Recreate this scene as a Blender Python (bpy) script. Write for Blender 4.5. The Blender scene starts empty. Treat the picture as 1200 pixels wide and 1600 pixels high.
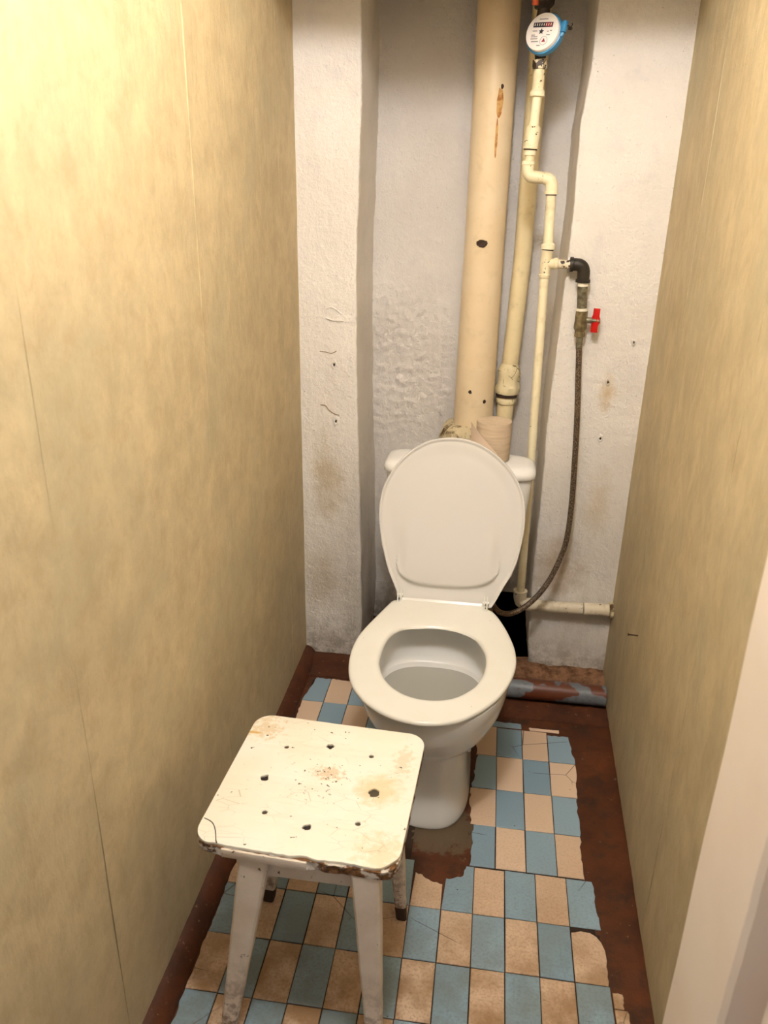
import bpy, bmesh, math, random
from mathutils import Vector, Matrix, noise

random.seed(7)
scene = bpy.context.scene
COL = scene.collection
PI = math.pi

# ------------------------------------------------------------------ camera
R = ((0.9900828582937036, 0.0699545723238856, -0.12182894370367175),
     (0.13926239699858484, -0.37457992453440797, 0.9166765323264285),
     (0.018491038239609795, -0.9245519119804898, -0.3806072037653016))
cd = bpy.data.cameras.new('camera')
cam = bpy.data.objects.new('camera', cd)
COL.objects.link(cam)
cam.matrix_world = Matrix(((R[0][0], -R[0][1], -R[0][2], 0.0),
                           (R[1][0], -R[1][1], -R[1][2], 0.0),
                           (R[2][0], -R[2][1], -R[2][2], 1.5),
                           (0, 0, 0, 1)))
cd.sensor_fit = 'VERTICAL'
cd.sensor_height = 32.0
cd.lens = 1235.0 * 32.0 / 1600.0
cd.clip_start = 0.02
cd.dof.use_dof = True
cd.dof.focus_distance = 2.0
cd.dof.aperture_fstop = 5.0
scene.camera = cam

# ------------------------------------------------------------------ light
scene.view_settings.view_transform = 'Standard'
scene.view_settings.look = 'None'
scene.view_settings.gamma = 1.0
scene.view_settings.use_curve_mapping = False
scene.view_settings.exposure = 0.0

w = bpy.data.worlds.new('corridor_glow')
scene.world = w
w.use_nodes = True
w.node_tree.nodes['Background'].inputs[0].default_value = (0.93, 0.94, 1.0, 1)
w.node_tree.nodes['Background'].inputs[1].default_value = 0.24

ld = bpy.data.lights.new('ceiling_bulb', 'POINT')
ld.energy = 55.0
ld.color = (0.945, 0.985, 1.03)
ld.shadow_soft_size = 0.075
lo = bpy.data.objects.new('ceiling_bulb', ld)
lo.location = (-0.06, 0.72, 2.33)
COL.objects.link(lo)


# ------------------------------------------------------------------ helpers
def S(r, g, b):
    def f(c):
        c /= 255.0
        return c / 12.92 if c <= 0.04045 else ((c + 0.055) / 1.055) ** 2.4
    return (f(r), f(g), f(b), 1.0)


class Mat:
    def __init__(self, name, color=(0.8, 0.8, 0.8, 1), rough=0.5, metal=0.0, spec=0.5):
        self.m = bpy.data.materials.new(name)
        self.m.use_nodes = True
        self.nt = self.m.node_tree
        self.b = self.nt.nodes['Principled BSDF']
        self.b.inputs['Base Color'].default_value = color
        self.b.inputs['Roughness'].default_value = rough
        self.b.inputs['Metallic'].default_value = metal
        self.b.inputs['Specular IOR Level'].default_value = spec
        self.tc = self.nt.nodes.new('ShaderNodeTexCoord')
        self.obj = self.tc.outputs['Object']

    def link(self, a, b):
        self.nt.links.new(a, b)

    def mapping(self, scale=(1, 1, 1), loc=(0, 0, 0), rot=(0, 0, 0)):
        n = self.nt.nodes.new('ShaderNodeMapping')
        n.inputs['Scale'].default_value = scale
        n.inputs['Location'].default_value = loc
        n.inputs['Rotation'].default_value = rot
        self.link(self.obj, n.inputs['Vector'])
        return n.outputs[0]

    def noise(self, scale, detail=3, rough=0.5, vec=None, dist=0.0):
        n = self.nt.nodes.new('ShaderNodeTexNoise')
        n.inputs['Scale'].default_value = scale
        n.inputs['Detail'].default_value = detail
        n.inputs['Roughness'].default_value = rough
        n.inputs['Distortion'].default_value = dist
        self.link(vec if vec is not None else self.obj, n.inputs['Vector'])
        return n.outputs['Fac']

    def voro(self, scale, feature='F1', vec=None, rnd=1.0):
        n = self.nt.nodes.new('ShaderNodeTexVoronoi')
        n.feature = feature
        n.inputs['Scale'].default_value = scale
        n.inputs['Randomness'].default_value = rnd
        self.link(vec if vec is not None else self.obj, n.inputs['Vector'])
        return n.outputs['Distance']

    def ramp(self, fac, lo, hi, a=0.0, b=1.0):
        n = self.nt.nodes.new('ShaderNodeMapRange')
        n.clamp = True
        for i, v in ((1, lo), (2, hi), (3, a), (4, b)):
            n.inputs[i].default_value = v
        self.link(fac, n.inputs[0])
        return n.outputs[0]

    def math(self, op, a, b=0.0):
        n = self.nt.nodes.new('ShaderNodeMath')
        n.operation = op
        for i, v in ((0, a), (1, b)):
            if isinstance(v, (int, float)):
                n.inputs[i].default_value = v
            else:
                self.link(v, n.inputs[i])
        return n.outputs[0]

    def mix(self, fac, a, b, blend='MIX'):
        n = self.nt.nodes.new('ShaderNodeMix')
        n.data_type = 'RGBA'
        n.blend_type = blend
        for i, v in ((0, fac), (6, a), (7, b)):
            if isinstance(v, (int, float)):
                n.inputs[i].default_value = v
            elif isinstance(v, tuple):
                n.inputs[i].default_value = v
            else:
                self.link(v, n.inputs[i])
        return n.outputs[2]

    def sep(self):
        n = self.nt.nodes.new('ShaderNodeSeparateXYZ')
        self.link(self.obj, n.inputs[0])
        return n.outputs

    def dist_to(self, p, scale=(1, 1, 1)):
        """distance in object space to p"""
        s = self.nt.nodes.new('ShaderNodeVectorMath')
        s.operation = 'SUBTRACT'
        self.link(self.obj, s.inputs[0])
        s.inputs[1].default_value = p
        k = self.nt.nodes.new('ShaderNodeVectorMath')
        k.operation = 'MULTIPLY'
        self.link(s.outputs[0], k.inputs[0])
        k.inputs[1].default_value = scale
        l = self.nt.nodes.new('ShaderNodeVectorMath')
        l.operation = 'LENGTH'
        self.link(k.outputs[0], l.inputs[0])
        return l.outputs['Value']

    def color(self, c):
        self.link(c, self.b.inputs['Base Color'])

    def rough(self, c):
        self.link(c, self.b.inputs['Roughness'])

    def bump(self, h, strength=0.3, dist=0.002):
        n = self.nt.nodes.new('ShaderNodeBump')
        n.inputs['Strength'].default_value = strength
        n.inputs['Distance'].default_value = dist
        self.link(h, n.inputs['Height'])
        self.link(n.outputs[0], self.b.inputs['Normal'])

    def objrand(self):
        n = self.nt.nodes.new('ShaderNodeObjectInfo')
        return n.outputs['Random']


def build(name, bm, mats, parent=None, smooth=35, base=None):
    """link a bmesh (world coordinates) as ONE mesh object, kept local to its thing's base"""
    me = bpy.data.meshes.new(name)
    bmesh.ops.remove_doubles(bm, verts=bm.verts, dist=1e-6)
    bm.to_mesh(me)
    bm.free()
    if not isinstance(mats, (list, tuple)):
        mats = [mats]
    for m in mats:
        me.materials.append(m.m if isinstance(m, Mat) else m)
    if smooth:
        for p in me.polygons:
            p.use_smooth = True
        me.set_sharp_from_angle(angle=math.radians(smooth))
    o = bpy.data.objects.new(name, me)
    COL.objects.link(o)
    off = Vector((0, 0, 0))
    if parent is not None:
        o.parent = parent
        q = parent
        while q is not None:
            off += q.location
            q = q.parent
    elif base is not None:
        off = Vector(base)
        o.location = off
    if off.length > 0:
        me.transform(Matrix.Translation(-off))
    return o


def tag(o, label=None, cat=None, group=None, kind=None):
    if label:
        o['label'] = label
    if cat:
        o['category'] = cat
    if group:
        o['group'] = group
    if kind:
        o['kind'] = kind
    return o


def thing(name, loc, label, cat, group=None):
    o = bpy.data.objects.new(name, None)
    o.empty_display_size = 0.05
    o.location = loc
    COL.objects.link(o)
    return tag(o, label, cat, group)


def B():
    return bmesh.new()


def box(bm, x0, x1, y0, y1, z0, z1, bev=0.0, mi=0):
    r = bmesh.ops.create_cube(bm, size=1.0)
    vs = r['verts']
    for v in vs:
        v.co = Vector(((x0 + x1) / 2 + v.co.x * (x1 - x0), (y0 + y1) / 2 + v.co.y * (y1 - y0),
                       (z0 + z1) / 2 + v.co.z * (z1 - z0)))
    fs = list({f for v in vs for f in v.link_faces})
    for f in fs:
        f.material_index = mi
    if bev > 0:
        es = list({e for v in vs for e in v.link_edges})
        bmesh.ops.bevel(bm, geom=es, offset=bev, segments=2, affect='EDGES', profile=0.5)


def loft(bm, rings, cap0=True, cap1=True, closed=True, mi=0):
    """rings: list of lists of points"""
    V = [[bm.verts.new(p) for p in r] for r in rings]
    n = len(V[0])
    for a, b in zip(V[:-1], V[1:]):
        for i in range(n if closed else n - 1):
            j = (i + 1) % n
            f = bm.faces.new((a[i], a[j], b[j], b[i]))
            f.material_index = mi
    if cap0:
        f = bm.faces.new(list(reversed(V[0])))
        f.material_index = mi
    if cap1:
        f = bm.faces.new(V[-1])
        f.material_index = mi
    return V


def sweep(bm, pts, rad, seg=20, cap=True, wob=0.0, mi=0, seed=0.0):
    """tube along pts; rad is a number or one number per point"""
    pts = [Vector(p) for p in pts]
    if isinstance(rad, (int, float)):
        rad = [rad] * len(pts)
    rings = []
    up = None
    for i, p in enumerate(pts):
        a = pts[max(i - 1, 0)]
        b = pts[min(i + 1, len(pts) - 1)]
        t = (b - a)
        if t.length < 1e-9:
            t = Vector((0, 0, 1))
        t.normalize()
        if up is None:
            up = Vector((1, 0, 0)) if abs(t.x) < 0.8 else Vector((0, 1, 0))
        u = (up - t * up.dot(t)).normalized()
        v = t.cross(u)
        up = u
        ring = []
        for k in range(seg):
            an = 2 * PI * k / seg
            d = u * math.cos(an) + v * math.sin(an)
            r = rad[i]
            q = p + d * r
            if wob:
                r += wob * noise.noise(q * 60 + Vector((seed, seed, 0)))
                q = p + d * r
            ring.append(q)
        rings.append(ring)
    loft(bm, rings, cap, cap, mi=mi)


def bent(p0, p1, p2, r, n=8):
    """points of a rounded corner p0-p1-p2 with bend radius r"""
    p0, p1, p2 = Vector(p0), Vector(p1), Vector(p2)
    a = (p0 - p1).normalized()
    b = (p2 - p1).normalized()
    s, e = p1 + a * r, p1 + b * r
    out = [p0]
    for i in range(n + 1):
        t = i / n
        out.append(s * (1 - t) ** 2 + p1 * 2 * t * (1 - t) + e * t * t)
    out.append(p2)
    return out


def catmull(pts, n=10, closed=False):
    pts = [Vector(p) for p in pts]
    m = len(pts)
    out = []
    for i in range(m if closed else m - 1):
        if closed:
            p0, p1, p2, p3 = (pts[(i + k) % m] for k in (-1, 0, 1, 2))
        else:
            p0, p1, p2, p3 = pts[max(i - 1, 0)], pts[i], pts[i + 1], pts[min(i + 2, m - 1)]
        for k in range(n):
            t = k / n
            out.append(0.5 * ((2 * p1) + (p2 - p0) * t + (2 * p0 - 5 * p1 + 4 * p2 - p3) * t * t
                              + (3 * p1 - p0 - 3 * p2 + p3) * t ** 3))
    if not closed:
        out.append(pts[-1])
    return out


def polar(pts, c, n):
    """resample a closed star-shaped outline by angle about c -> list of (dx,dy)"""
    import bisect
    ar = []
    for p in pts:
        d = Vector((p[0] - c[0], p[1] - c[1]))
        ar.append((math.atan2(d.y, d.x) % (2 * PI), d.length))
    ar.sort()
    an = [a for a, r in ar]
    out = []
    for k in range(n):
        t = 2 * PI * k / n
        i = bisect.bisect(an, t)
        a0, r0 = ar[i - 1]
        a1, r1 = ar[i % len(ar)]
        if a0 > t:
            a0 -= 2 * PI
        if a1 < t:
            a1 += 2 * PI
        f = 0 if a1 - a0 < 1e-9 else (t - a0) / (a1 - a0)
        r = r0 + (r1 - r0) * f
        out.append((r * math.cos(t), r * math.sin(t)))
    return out


def sm(a, b, x):
    t = max(0.0, min(1.0, (x - a) / (b - a)))
    return t * t * (3 - 2 * t)


def N3(x, y, z):
    return noise.noise(Vector((x, y, z)))


# ------------------------------------------------------------------ materials
def wallpaper_mat(name, axis_scale):
    m = Mat(name, rough=0.62, spec=0.25)
    v = m.mapping(scale=axis_scale)
    n1 = m.noise(13.0, 8, 0.72, v, 0.3)
    n2 = m.noise(3.2, 4, 0.6, m.mapping(scale=axis_scale, loc=(3.1, 1.7, 5.2)), 0.4)
    n3 = m.noise(22.0, 8, 0.72, m.mapping(scale=axis_scale, loc=(7.1, 2.7, 0.2)), 0.3)
    c = m.mix(m.ramp(n1, 0.36, 0.64), S(207, 188, 149), S(185, 168, 133))
    c = m.mix(m.math('MULTIPLY', m.ramp(n2, 0.5, 0.68), 0.55), c, S(178, 169, 138))
    c = m.mix(m.math('MULTIPLY', m.ramp(n3, 0.50, 0.70), 0.6), c, S(178, 155, 118))
    c = m.mix(m.math('MULTIPLY', m.ramp(n3, 0.46, 0.3), 0.35), c, S(214, 197, 159))
    # greyer brown towards the floor, broken up by noise
    z = m.sep()[2]
    g = m.math('MULTIPLY', m.ramp(z, 0.95, 0.0), m.ramp(m.noise(2.5, 5, 0.65), 0.25, 0.7))
    c = m.mix(m.math('MULTIPLY', g, 0.4), c, S(150, 132, 104))
    m.color(c)
    f = m.noise(55, 5, 0.7, m.mapping(scale=(1, 1, 0.28)))
    f2 = m.noise(260, 3, 0.6)
    h = m.math('ADD', m.math('MULTIPLY', f, 1.0), m.math('MULTIPLY', f2, 0.25))
    m.bump(h, 0.55, 0.004)
    return m


paper_l = wallpaper_mat('mottled_wallpaper', (1, 1, 0.9))
paper_r = wallpaper_mat('mottled_wallpaper_right', (1, 1, 0.62))
seam = Mat('seam_paste', S(120, 98, 62), 0.8)


def plaster_mat(name, base, dirty, low, stains=()):
    m = Mat(name, rough=0.75, spec=0.25)
    n1 = m.noise(3.0, 5, 0.6)
    n2 = m.noise(14.0, 5, 0.65)
    c = m.mix(m.ramp(n1, 0.35, 0.7), base, dirty)
    c = m.mix(m.math('MULTIPLY', m.ramp(n2, 0.55, 0.75), 0.35), c, S(206, 198, 200))
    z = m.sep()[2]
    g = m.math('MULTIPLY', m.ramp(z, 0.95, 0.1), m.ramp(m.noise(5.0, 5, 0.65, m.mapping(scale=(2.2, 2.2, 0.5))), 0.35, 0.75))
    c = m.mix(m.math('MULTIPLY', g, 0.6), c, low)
    g2 = m.math('MULTIPLY', m.ramp(z, 0.16, 0.02), m.ramp(m.noise(30.0, 5, 0.7), 0.38, 0.6))
    c = m.mix(m.math('MULTIPLY', g2, 0.7), c, S(112, 92, 66))
    sp = m.ramp(m.noise(150.0, 2, 0.5), 0.73, 0.78)
    c = m.mix(m.math('MULTIPLY', sp, 0.6), c, S(96, 80, 62))
    for p, sc3, rad, col, amt in stains:
        d = m.math('ADD', m.dist_to(p, sc3), m.ramp(m.noise(22, 5, 0.7), 0.25, 0.75, -0.4 * rad, 0.4 * rad))
        c = m.mix(m.math('MULTIPLY', m.ramp(d, rad, rad * 0.2), amt), c, col)
    m.color(c)
    h = m.math('ADD', m.noise(34, 7, 0.68), m.math('MULTIPLY', m.noise(150, 4, 0.65), 0.45))
    h = m.math('ADD', h, m.math('MULTIPLY', m.noise(16, 4, 0.6, m.mapping(scale=(1, 1, 0.35))), 0.8))
    m.bump(h, 0.85, 0.008)
    return m


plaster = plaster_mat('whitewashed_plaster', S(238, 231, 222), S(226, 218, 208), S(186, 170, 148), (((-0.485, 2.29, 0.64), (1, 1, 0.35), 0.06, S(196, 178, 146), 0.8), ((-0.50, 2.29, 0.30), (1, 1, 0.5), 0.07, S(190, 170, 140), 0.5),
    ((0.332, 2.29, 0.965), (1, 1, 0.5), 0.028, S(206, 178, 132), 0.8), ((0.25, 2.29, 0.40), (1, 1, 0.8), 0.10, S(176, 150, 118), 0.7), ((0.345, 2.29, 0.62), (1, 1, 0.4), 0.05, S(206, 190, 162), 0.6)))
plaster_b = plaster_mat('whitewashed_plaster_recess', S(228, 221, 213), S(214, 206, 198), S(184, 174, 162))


def pipe_mat(name, c0, c1, chips=0.70, rough=0.42, cscale=70.0, grime=0.4, cracks=0.0):
    m = Mat(name, rough=rough, spec=0.4)
    c = m.mix(m.ramp(m.noise(9.0, 4, 0.6), 0.35, 0.7), c0, c1)
    c = m.mix(m.math('MULTIPLY', m.ramp(m.noise(25.0, 4, 0.65), 0.55, 0.75), grime), c, S(176, 156, 112))
    ch = m.ramp(m.noise(cscale, 3, 0.55), chips, chips + 0.03)
    c = m.mix(ch, c, S(58, 40, 24))
    if cracks:
        ed = m.voro(38, 'DISTANCE_TO_EDGE', m.mapping(scale=(1, 1, 0.7)))
        cr = m.math('MULTIPLY', m.ramp(ed, 0.035, 0.012), m.ramp(m.noise(26, 3), 0.50, 0.58))
        c = m.mix(m.math('MULTIPLY', cr, cracks), c, S(84, 62, 38))
    m.color(c)
    m.bump(m.math('ADD', m.noise(45, 4, 0.6), m.math('MULTIPLY', ch, -1.2)), 0.25, 0.0025)
    return m


pipe_big = pipe_mat('beige_pipe_paint', S(230, 209, 174), S(223, 199, 160), 0.80, 0.40, 40, 0.25)
pipe_mid = pipe_mat('cream_pipe_paint', S(232, 215, 172), S(222, 203, 158), 0.735, 0.45, 80)
pipe_thin = pipe_mat('pale_yellow_pipe_paint', S(239, 229, 196), S(230, 216, 178), 0.715, 0.42, 90)
pipe_chip = pipe_mat('chipped_pipe_paint', S(234, 222, 188), S(222, 207, 168), 0.645, 0.45, 95, 0.5, 0.0)
pipe_crack = pipe_mat('cracked_pipe_paint', S(232, 219, 180), S(218, 202, 160), 0.70, 0.5, 95, 0.5, 0.9)
pipe_low = pipe_mat('white_cracked_pipe_paint', S(226, 214, 190), S(212, 198, 172), 0.655, 0.5, 85, 0.6)

dark = Mat('void_shade_black', S(14, 11, 9), 0.95, spec=0.1)  # near-black colour stands in for the unlit depth of the shaft
chipbrown = Mat('bare_rust', S(52, 30, 16), 0.8)
rust = Mat('rust_run', S(196, 140, 72), 0.7)
rust.color(rust.mix(rust.ramp(rust.noise(60, 4), 0.45, 0.6), S(206, 160, 96), S(166, 106, 44)))
mortar = Mat('crumbling_mortar', rough=0.9, spec=0.2)
mortar.color(mortar.mix(mortar.ramp(mortar.noise(30, 6, 0.75), 0.50, 0.60), S(206, 190, 154), S(96, 72, 46)))
mortar.bump(mortar.noise(120, 5, 0.7), 0.8, 0.004)

ceramic = Mat('white_glazed_ceramic', S(232, 227, 218), 0.10, spec=0.5)
ceramic.color(ceramic.mix(ceramic.ramp(ceramic.noise(4, 3), 0.35, 0.7), S(233, 231, 227), S(228, 225, 219)))
ceramic_in = Mat('glazed_bowl_inside', S(222, 217, 207), 0.12, spec=0.5)
plastic = Mat('off_white_plastic', S(232, 225, 208), 0.22, spec=0.5)
_sp = plastic.ramp(plastic.noise(130, 2, 0.5), 0.76, 0.78)
plastic.color(plastic.mix(_sp, plastic.mix(plastic.ramp(plastic.noise(6, 3), 0.35, 0.7), S(233, 230, 220), S(228, 224, 212)), S(120, 96, 66)))
lid_plastic = Mat('glossy_lid_plastic', S(222, 217, 210), 0.13, spec=0.55)
water_m = Mat('bowl_water', S(196, 193, 184), 0.04, spec=0.6)
water_m.b.inputs['Transmission Weight'].default_value = 0.35
water_m.b.inputs['IOR'].default_value = 1.33

# floor paint
fl = Mat('brown_floor_paint', rough=0.48, spec=0.35)
_c = fl.mix(fl.ramp(fl.noise(7, 5, 0.65), 0.35, 0.68), S(96, 50, 24), S(62, 33, 16))
_c = fl.mix(fl.math('MULTIPLY', fl.ramp(fl.noise(13, 6, 0.72), 0.50, 0.66), 0.85), _c, S(50, 36, 24))
_c = fl.mix(fl.math('MULTIPLY', fl.ramp(fl.noise(46, 4, 0.7), 0.66, 0.72), 0.75), _c, S(130, 114, 94))
_d = fl.math('ADD', fl.dist_to((-0.04, 1.56, 0), (1, 1.3, 1)), fl.ramp(fl.noise(28, 5, 0.7), 0.2, 0.8, -0.07, 0.07))
_c = fl.mix(fl.math('MULTIPLY', fl.ramp(_d, 0.115, 0.095), 0.8), _c, S(96, 82, 62))
fl.color(_c)
fl.bump(fl.math('ADD', fl.noise(40, 6, 0.7), fl.math('MULTIPLY', fl.noise(190, 3, 0.6), 0.3)), 0.6, 0.004)

skirt = Mat('brown_skirting_paint', rough=0.5, spec=0.35)
_c = skirt.mix(skirt.ramp(skirt.noise(12, 5, 0.65), 0.35, 0.68), S(86, 45, 22), S(56, 29, 15))
_c = skirt.mix(skirt.math('MULTIPLY', skirt.ramp(skirt.noise(70, 4, 0.7), 0.64, 0.7), 0.7), _c, S(140, 118, 92))
skirt.color(_c)
skirt.bump(skirt.noise(60, 5, 0.7), 0.5, 0.003)
grout = Mat('dark_grout', S(48, 32, 20), 0.9)

patchy = Mat('patchy_brown_grey_pipe_paint', rough=0.42)
_c = patchy.mix(patchy.ramp(patchy.noise(14, 2, 0.4), 0.515, 0.53), S(100, 50, 26), S(112, 116, 120))
_c = patchy.mix(patchy.math('MULTIPLY', patchy.ramp(patchy.noise(50, 5, 0.7), 0.5, 0.7), 0.55), _c, S(64, 44, 30))
patchy.color(_c)
patchy.bump(patchy.noise(50, 4), 0.3, 0.003)


def tile_mat(name, c0, c1, dirt, amount):
    m = Mat(name, rough=0.38, spec=0.4)
    r = m.objrand()
    c = m.mix(r, c0, c1)
    n = m.noise(11, 4, 0.6)
    y = m.sep()[1]
    worn = m.math('MULTIPLY', m.ramp(y, 1.55, 1.05), m.ramp(n, 0.32, 0.6))
    c = m.mix(m.math('MULTIPLY', worn, amount), c, dirt)
    g = m.ramp(m.noise(170, 4, 0.65), 0.48, 0.64)
    c = m.mix(m.math('MULTIPLY', m.math('MULTIPLY', g, m.ramp(y, 1.8, 1.0)), 0.6), c, dirt)
    sp = m.ramp(m.noise(95, 2, 0.5), 0.755, 0.775)
    c = m.mix(sp, c, S(60, 42, 28))
    # hairline cracks on a few tiles
    ed = m.voro(5.5, 'DISTANCE_TO_EDGE')
    cr = m.math('MULTIPLY', m.ramp(ed, 0.007, 0.003), m.ramp(m.noise(3.0, 1), 0.55, 0.58))
    c = m.mix(m.math('MULTIPLY', cr, 0.75), c, S(74, 62, 50))
    m.color(c)
    m.bump(m.noise(30, 4), 0.12, 0.002)
    return m


tile_blue = tile_mat('blue_tile_glaze', S(148, 171, 184), S(128, 153, 168), S(114, 120, 114), 0.75)
tile_beige = tile_mat('beige_tile_glaze', S(222, 194, 166), S(207, 178, 150), S(148, 114, 78), 0.95)

# stool paint, coordinates local to the stool's base
stool_top = Mat('chipped_white_paint', rough=0.42, spec=0.4)
_c = stool_top.mix(stool_top.ramp(stool_top.noise(9, 4), 0.35, 0.7), S(243, 237, 222), S(238, 229, 208))


def stain(c, p, rad, col, amt, sc=(1, 1, 0), nz=0.35, ns=60):
    m = stool_top
    d = m.math('ADD', m.dist_to(p, sc), m.ramp(m.noise(ns, 4, 0.65), 0.25, 0.75, -rad * nz, rad * nz))
    return m.mix(m.math('MULTIPLY', m.ramp(d, rad, rad * 0.45), amt), c, col)


_c = stain(_c, (0.112, 0.0, 0), 0.05, S(226, 202, 156), 0.75)
_c = stain(_c, (0.012, 0.03, 0), 0.026, S(206, 172, 124), 0.6, (0.8, 1.2, 0), 0.9, 130)
_c = stain(_c, (-0.145, 0.145, 0), 0.042, S(216, 190, 146), 0.65, (1, 1, 0), 0.9, 90)
_c = stain(_c, (0.15, 0.085, 0), 0.03, S(216, 192, 150), 0.5, (1.4, 0.6, 0), 0.9, 90)
_c = stain(_c, (0.14, -0.155, 0), 0.05, S(226, 206, 164), 0.6, (1, 1, 0), 0.8, 80)
_c = stain(_c, (-0.164, 0.126, 0), 0.018, S(214, 170, 90), 0.95, (0.75, 4.5, 0), 0.25, 60)
_d = stool_top.dist_to((-0.005, 0.015, 0), (1, 1, 0))
_pk = stool_top.math('MULTIPLY', stool_top.ramp(stool_top.noise(120, 2, 0.5), 0.66, 0.69), stool_top.ramp(_d, 0.075, 0.03))
_c = stool_top.mix(_pk, _c, S(78, 58, 36))
_pk = stool_top.ramp(stool_top.noise(85, 2, 0.5), 0.725, 0.745)
_c = stool_top.mix(_pk, _c, S(86, 70, 52))
_v = stool_top.mapping(scale=(1, 3.0, 1), rot=(0, 0, 0.15))
_cr = stool_top.math('MULTIPLY', stool_top.ramp(stool_top.voro(16, 'DISTANCE_TO_EDGE', _v), 0.012, 0.004),
                     stool_top.ramp(stool_top.noise(12, 3), 0.5, 0.62))
_c = stool_top.mix(stool_top.math('MULTIPLY', _cr, 0.45), _c, S(150, 126, 96))
stool_top.color(_c)
stool_top.bump(stool_top.math('ADD', stool_top.noise(50, 4), stool_top.math('MULTIPLY', _cr, -0.4)), 0.15, 0.002)

chipboard = Mat('bare_chipboard', rough=0.85, spec=0.2)
_c = chipboard.mix(chipboard.ramp(chipboard.noise(120, 5, 0.7), 0.4, 0.62), S(138, 98, 62), S(74, 52, 36))
_c = chipboard.mix(chipboard.ramp(chipboard.noise(26, 4, 0.65, chipboard.mapping(scale=(1, 1, 1.5))), 0.50, 0.54), _c, S(206, 196, 182))
chipboard.color(_c)
chipboard.bump(chipboard.noise(150, 5, 0.7), 0.7, 0.003)
holedark = Mat('hole_dark_brown', S(40, 30, 22), 0.9)  # very dark brown for hole bottoms, plug centres and the paint crack
screw_m = Mat('dull_screw', S(98, 90, 76), 0.5, 0.7)

legpaint = Mat('grimy_white_leg_paint', rough=0.5, spec=0.4)
_c = legpaint.mix(legpaint.ramp(legpaint.noise(12, 5, 0.6), 0.35, 0.7), S(232, 218, 200), S(212, 194, 172))
_c = legpaint.mix(legpaint.ramp(legpaint.noise(60, 4, 0.6), 0.665, 0.69), _c, S(92, 60, 36))
_c = legpaint.mix(legpaint.math('MULTIPLY', legpaint.ramp(legpaint.sep()[2], 0.22, 0.0), legpaint.ramp(legpaint.noise(45, 5, 0.7), 0.45, 0.6)), _c, S(120, 84, 56))
legpaint.color(_c)
legpaint.bump(legpaint.noise(60, 4), 0.25, 0.003)
footdark = Mat('worn_leg_end', S(66, 46, 30), 0.8)

blackiron = Mat('black_malleable_iron', S(46, 39, 30), 0.5, 0.3)
blackiron.bump(blackiron.noise(200, 4), 0.3, 0.001)
greysteel = Mat('dirty_galvanised_steel', rough=0.5, metal=0.35)
greysteel.color(greysteel.mix(greysteel.ramp(greysteel.noise(90, 4), 0.4, 0.65), S(130, 122, 98), S(84, 76, 58)))
brass = Mat('tarnished_brass', rough=0.42, metal=0.45)
brass.color(brass.mix(brass.ramp(brass.noise(80, 4), 0.4, 0.65), S(138, 122, 88), S(98, 84, 56)))
tape = Mat('white_thread_tape', S(238, 230, 208), 0.6)
redpaint = Mat('red_enamel', S(200, 26, 24), 0.35)
hose_m = Mat('braided_hose', rough=0.42, metal=0.35)
_br = hose_m.voro(420, 'F1', hose_m.mapping(scale=(1, 1, 0.5)))
hose_m.color(hose_m.mix(hose_m.ramp(_br, 0.2, 0.6), S(146, 126, 104), S(74, 58, 44)))
hose_m.bump(_br, 0.5, 0.002)

bluep = Mat('blue_plastic', S(48, 124, 170), 0.35)
dialwhite = Mat('white_dial', S(240, 232, 224), 0.3)
ink = Mat('black_print', S(44, 42, 52), 0.5)
inkred = Mat('red_print', S(160, 44, 56), 0.5)
darkmetal = Mat('dark_meter_metal', S(44, 32, 22), 0.55, 0.3)
orangered = Mat('orange_red_lever', S(206, 82, 40), 0.4)

rollp = Mat('coarse_grey_paper', rough=0.9, spec=0.1)
_w = rollp.noise(14, 4, 0.6, rollp.mapping(scale=(1, 1, 12)))
rollp.color(rollp.mix(rollp.ramp(_w, 0.35, 0.7), S(204, 184, 158), S(184, 162, 136)))
rollp.bump(rollp.noise(120, 4), 0.3, 0.002)
flapp = Mat('coarse_grey_paper_inside', S(224, 200, 176), 0.9, spec=0.1)
jambp = Mat('pale_door_paint', rough=0.45, spec=0.4)
jambp.color(jambp.mix(jambp.ramp(jambp.noise(6, 4), 0.35, 0.7), S(250, 236, 222), S(245, 228, 212)))
ceilm = Mat('ceiling_whitewash', S(226, 216, 198), 0.9)
nailm = Mat('rusty_nail', S(72, 46, 28), 0.6, 0.4)

# ------------------------------------------------------------------ the setting
X_L, X_R0, X_R1 = -0.565, 0.382, 0.434          # right wall splays: x at Y=0.4 and Y=2.32


def xr(y):
    return X_R0 + (X_R1 - X_R0) * (y - 0.4) / (2.32 - 0.4)


# floor: painted screed, sunk a little under the tiles
bm = B()
nx, ny = 84, 160
x0, x1, y0, y1 = -0.60, 0.45, 0.30, 2.30
HX0, HX1 = -0.13, 0.21
V = {}
for i in range(nx + 1):
    for j in range(ny + 1):
        x = x0 + (x1 - x0) * i / nx
        y = y0 + (y1 - y0) * j / ny
        z = -0.0032 + 0.0022 * N3(x * 22, y * 22, 0.3) + 0.0012 * N3(x * 60, y * 60, 1.3)
        V[i, j] = bm.verts.new((x, y, z))
for i in range(nx):
    for j in range(ny):
        bm.faces.new((V[i, j], V[i + 1, j], V[i + 1, j + 1], V[i, j + 1]))
box(bm, x0, x1, y0, 2.36, -0.12, -0.02)
box(bm, x0, HX0, 2.28, 2.66, -0.02, -0.004)
box(bm, x0, HX1 + 0.3, 2.28, 2.36, -0.02, -0.004)
floor = build('floor', bm, fl, smooth=40)
tag(floor, kind='structure')

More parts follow.
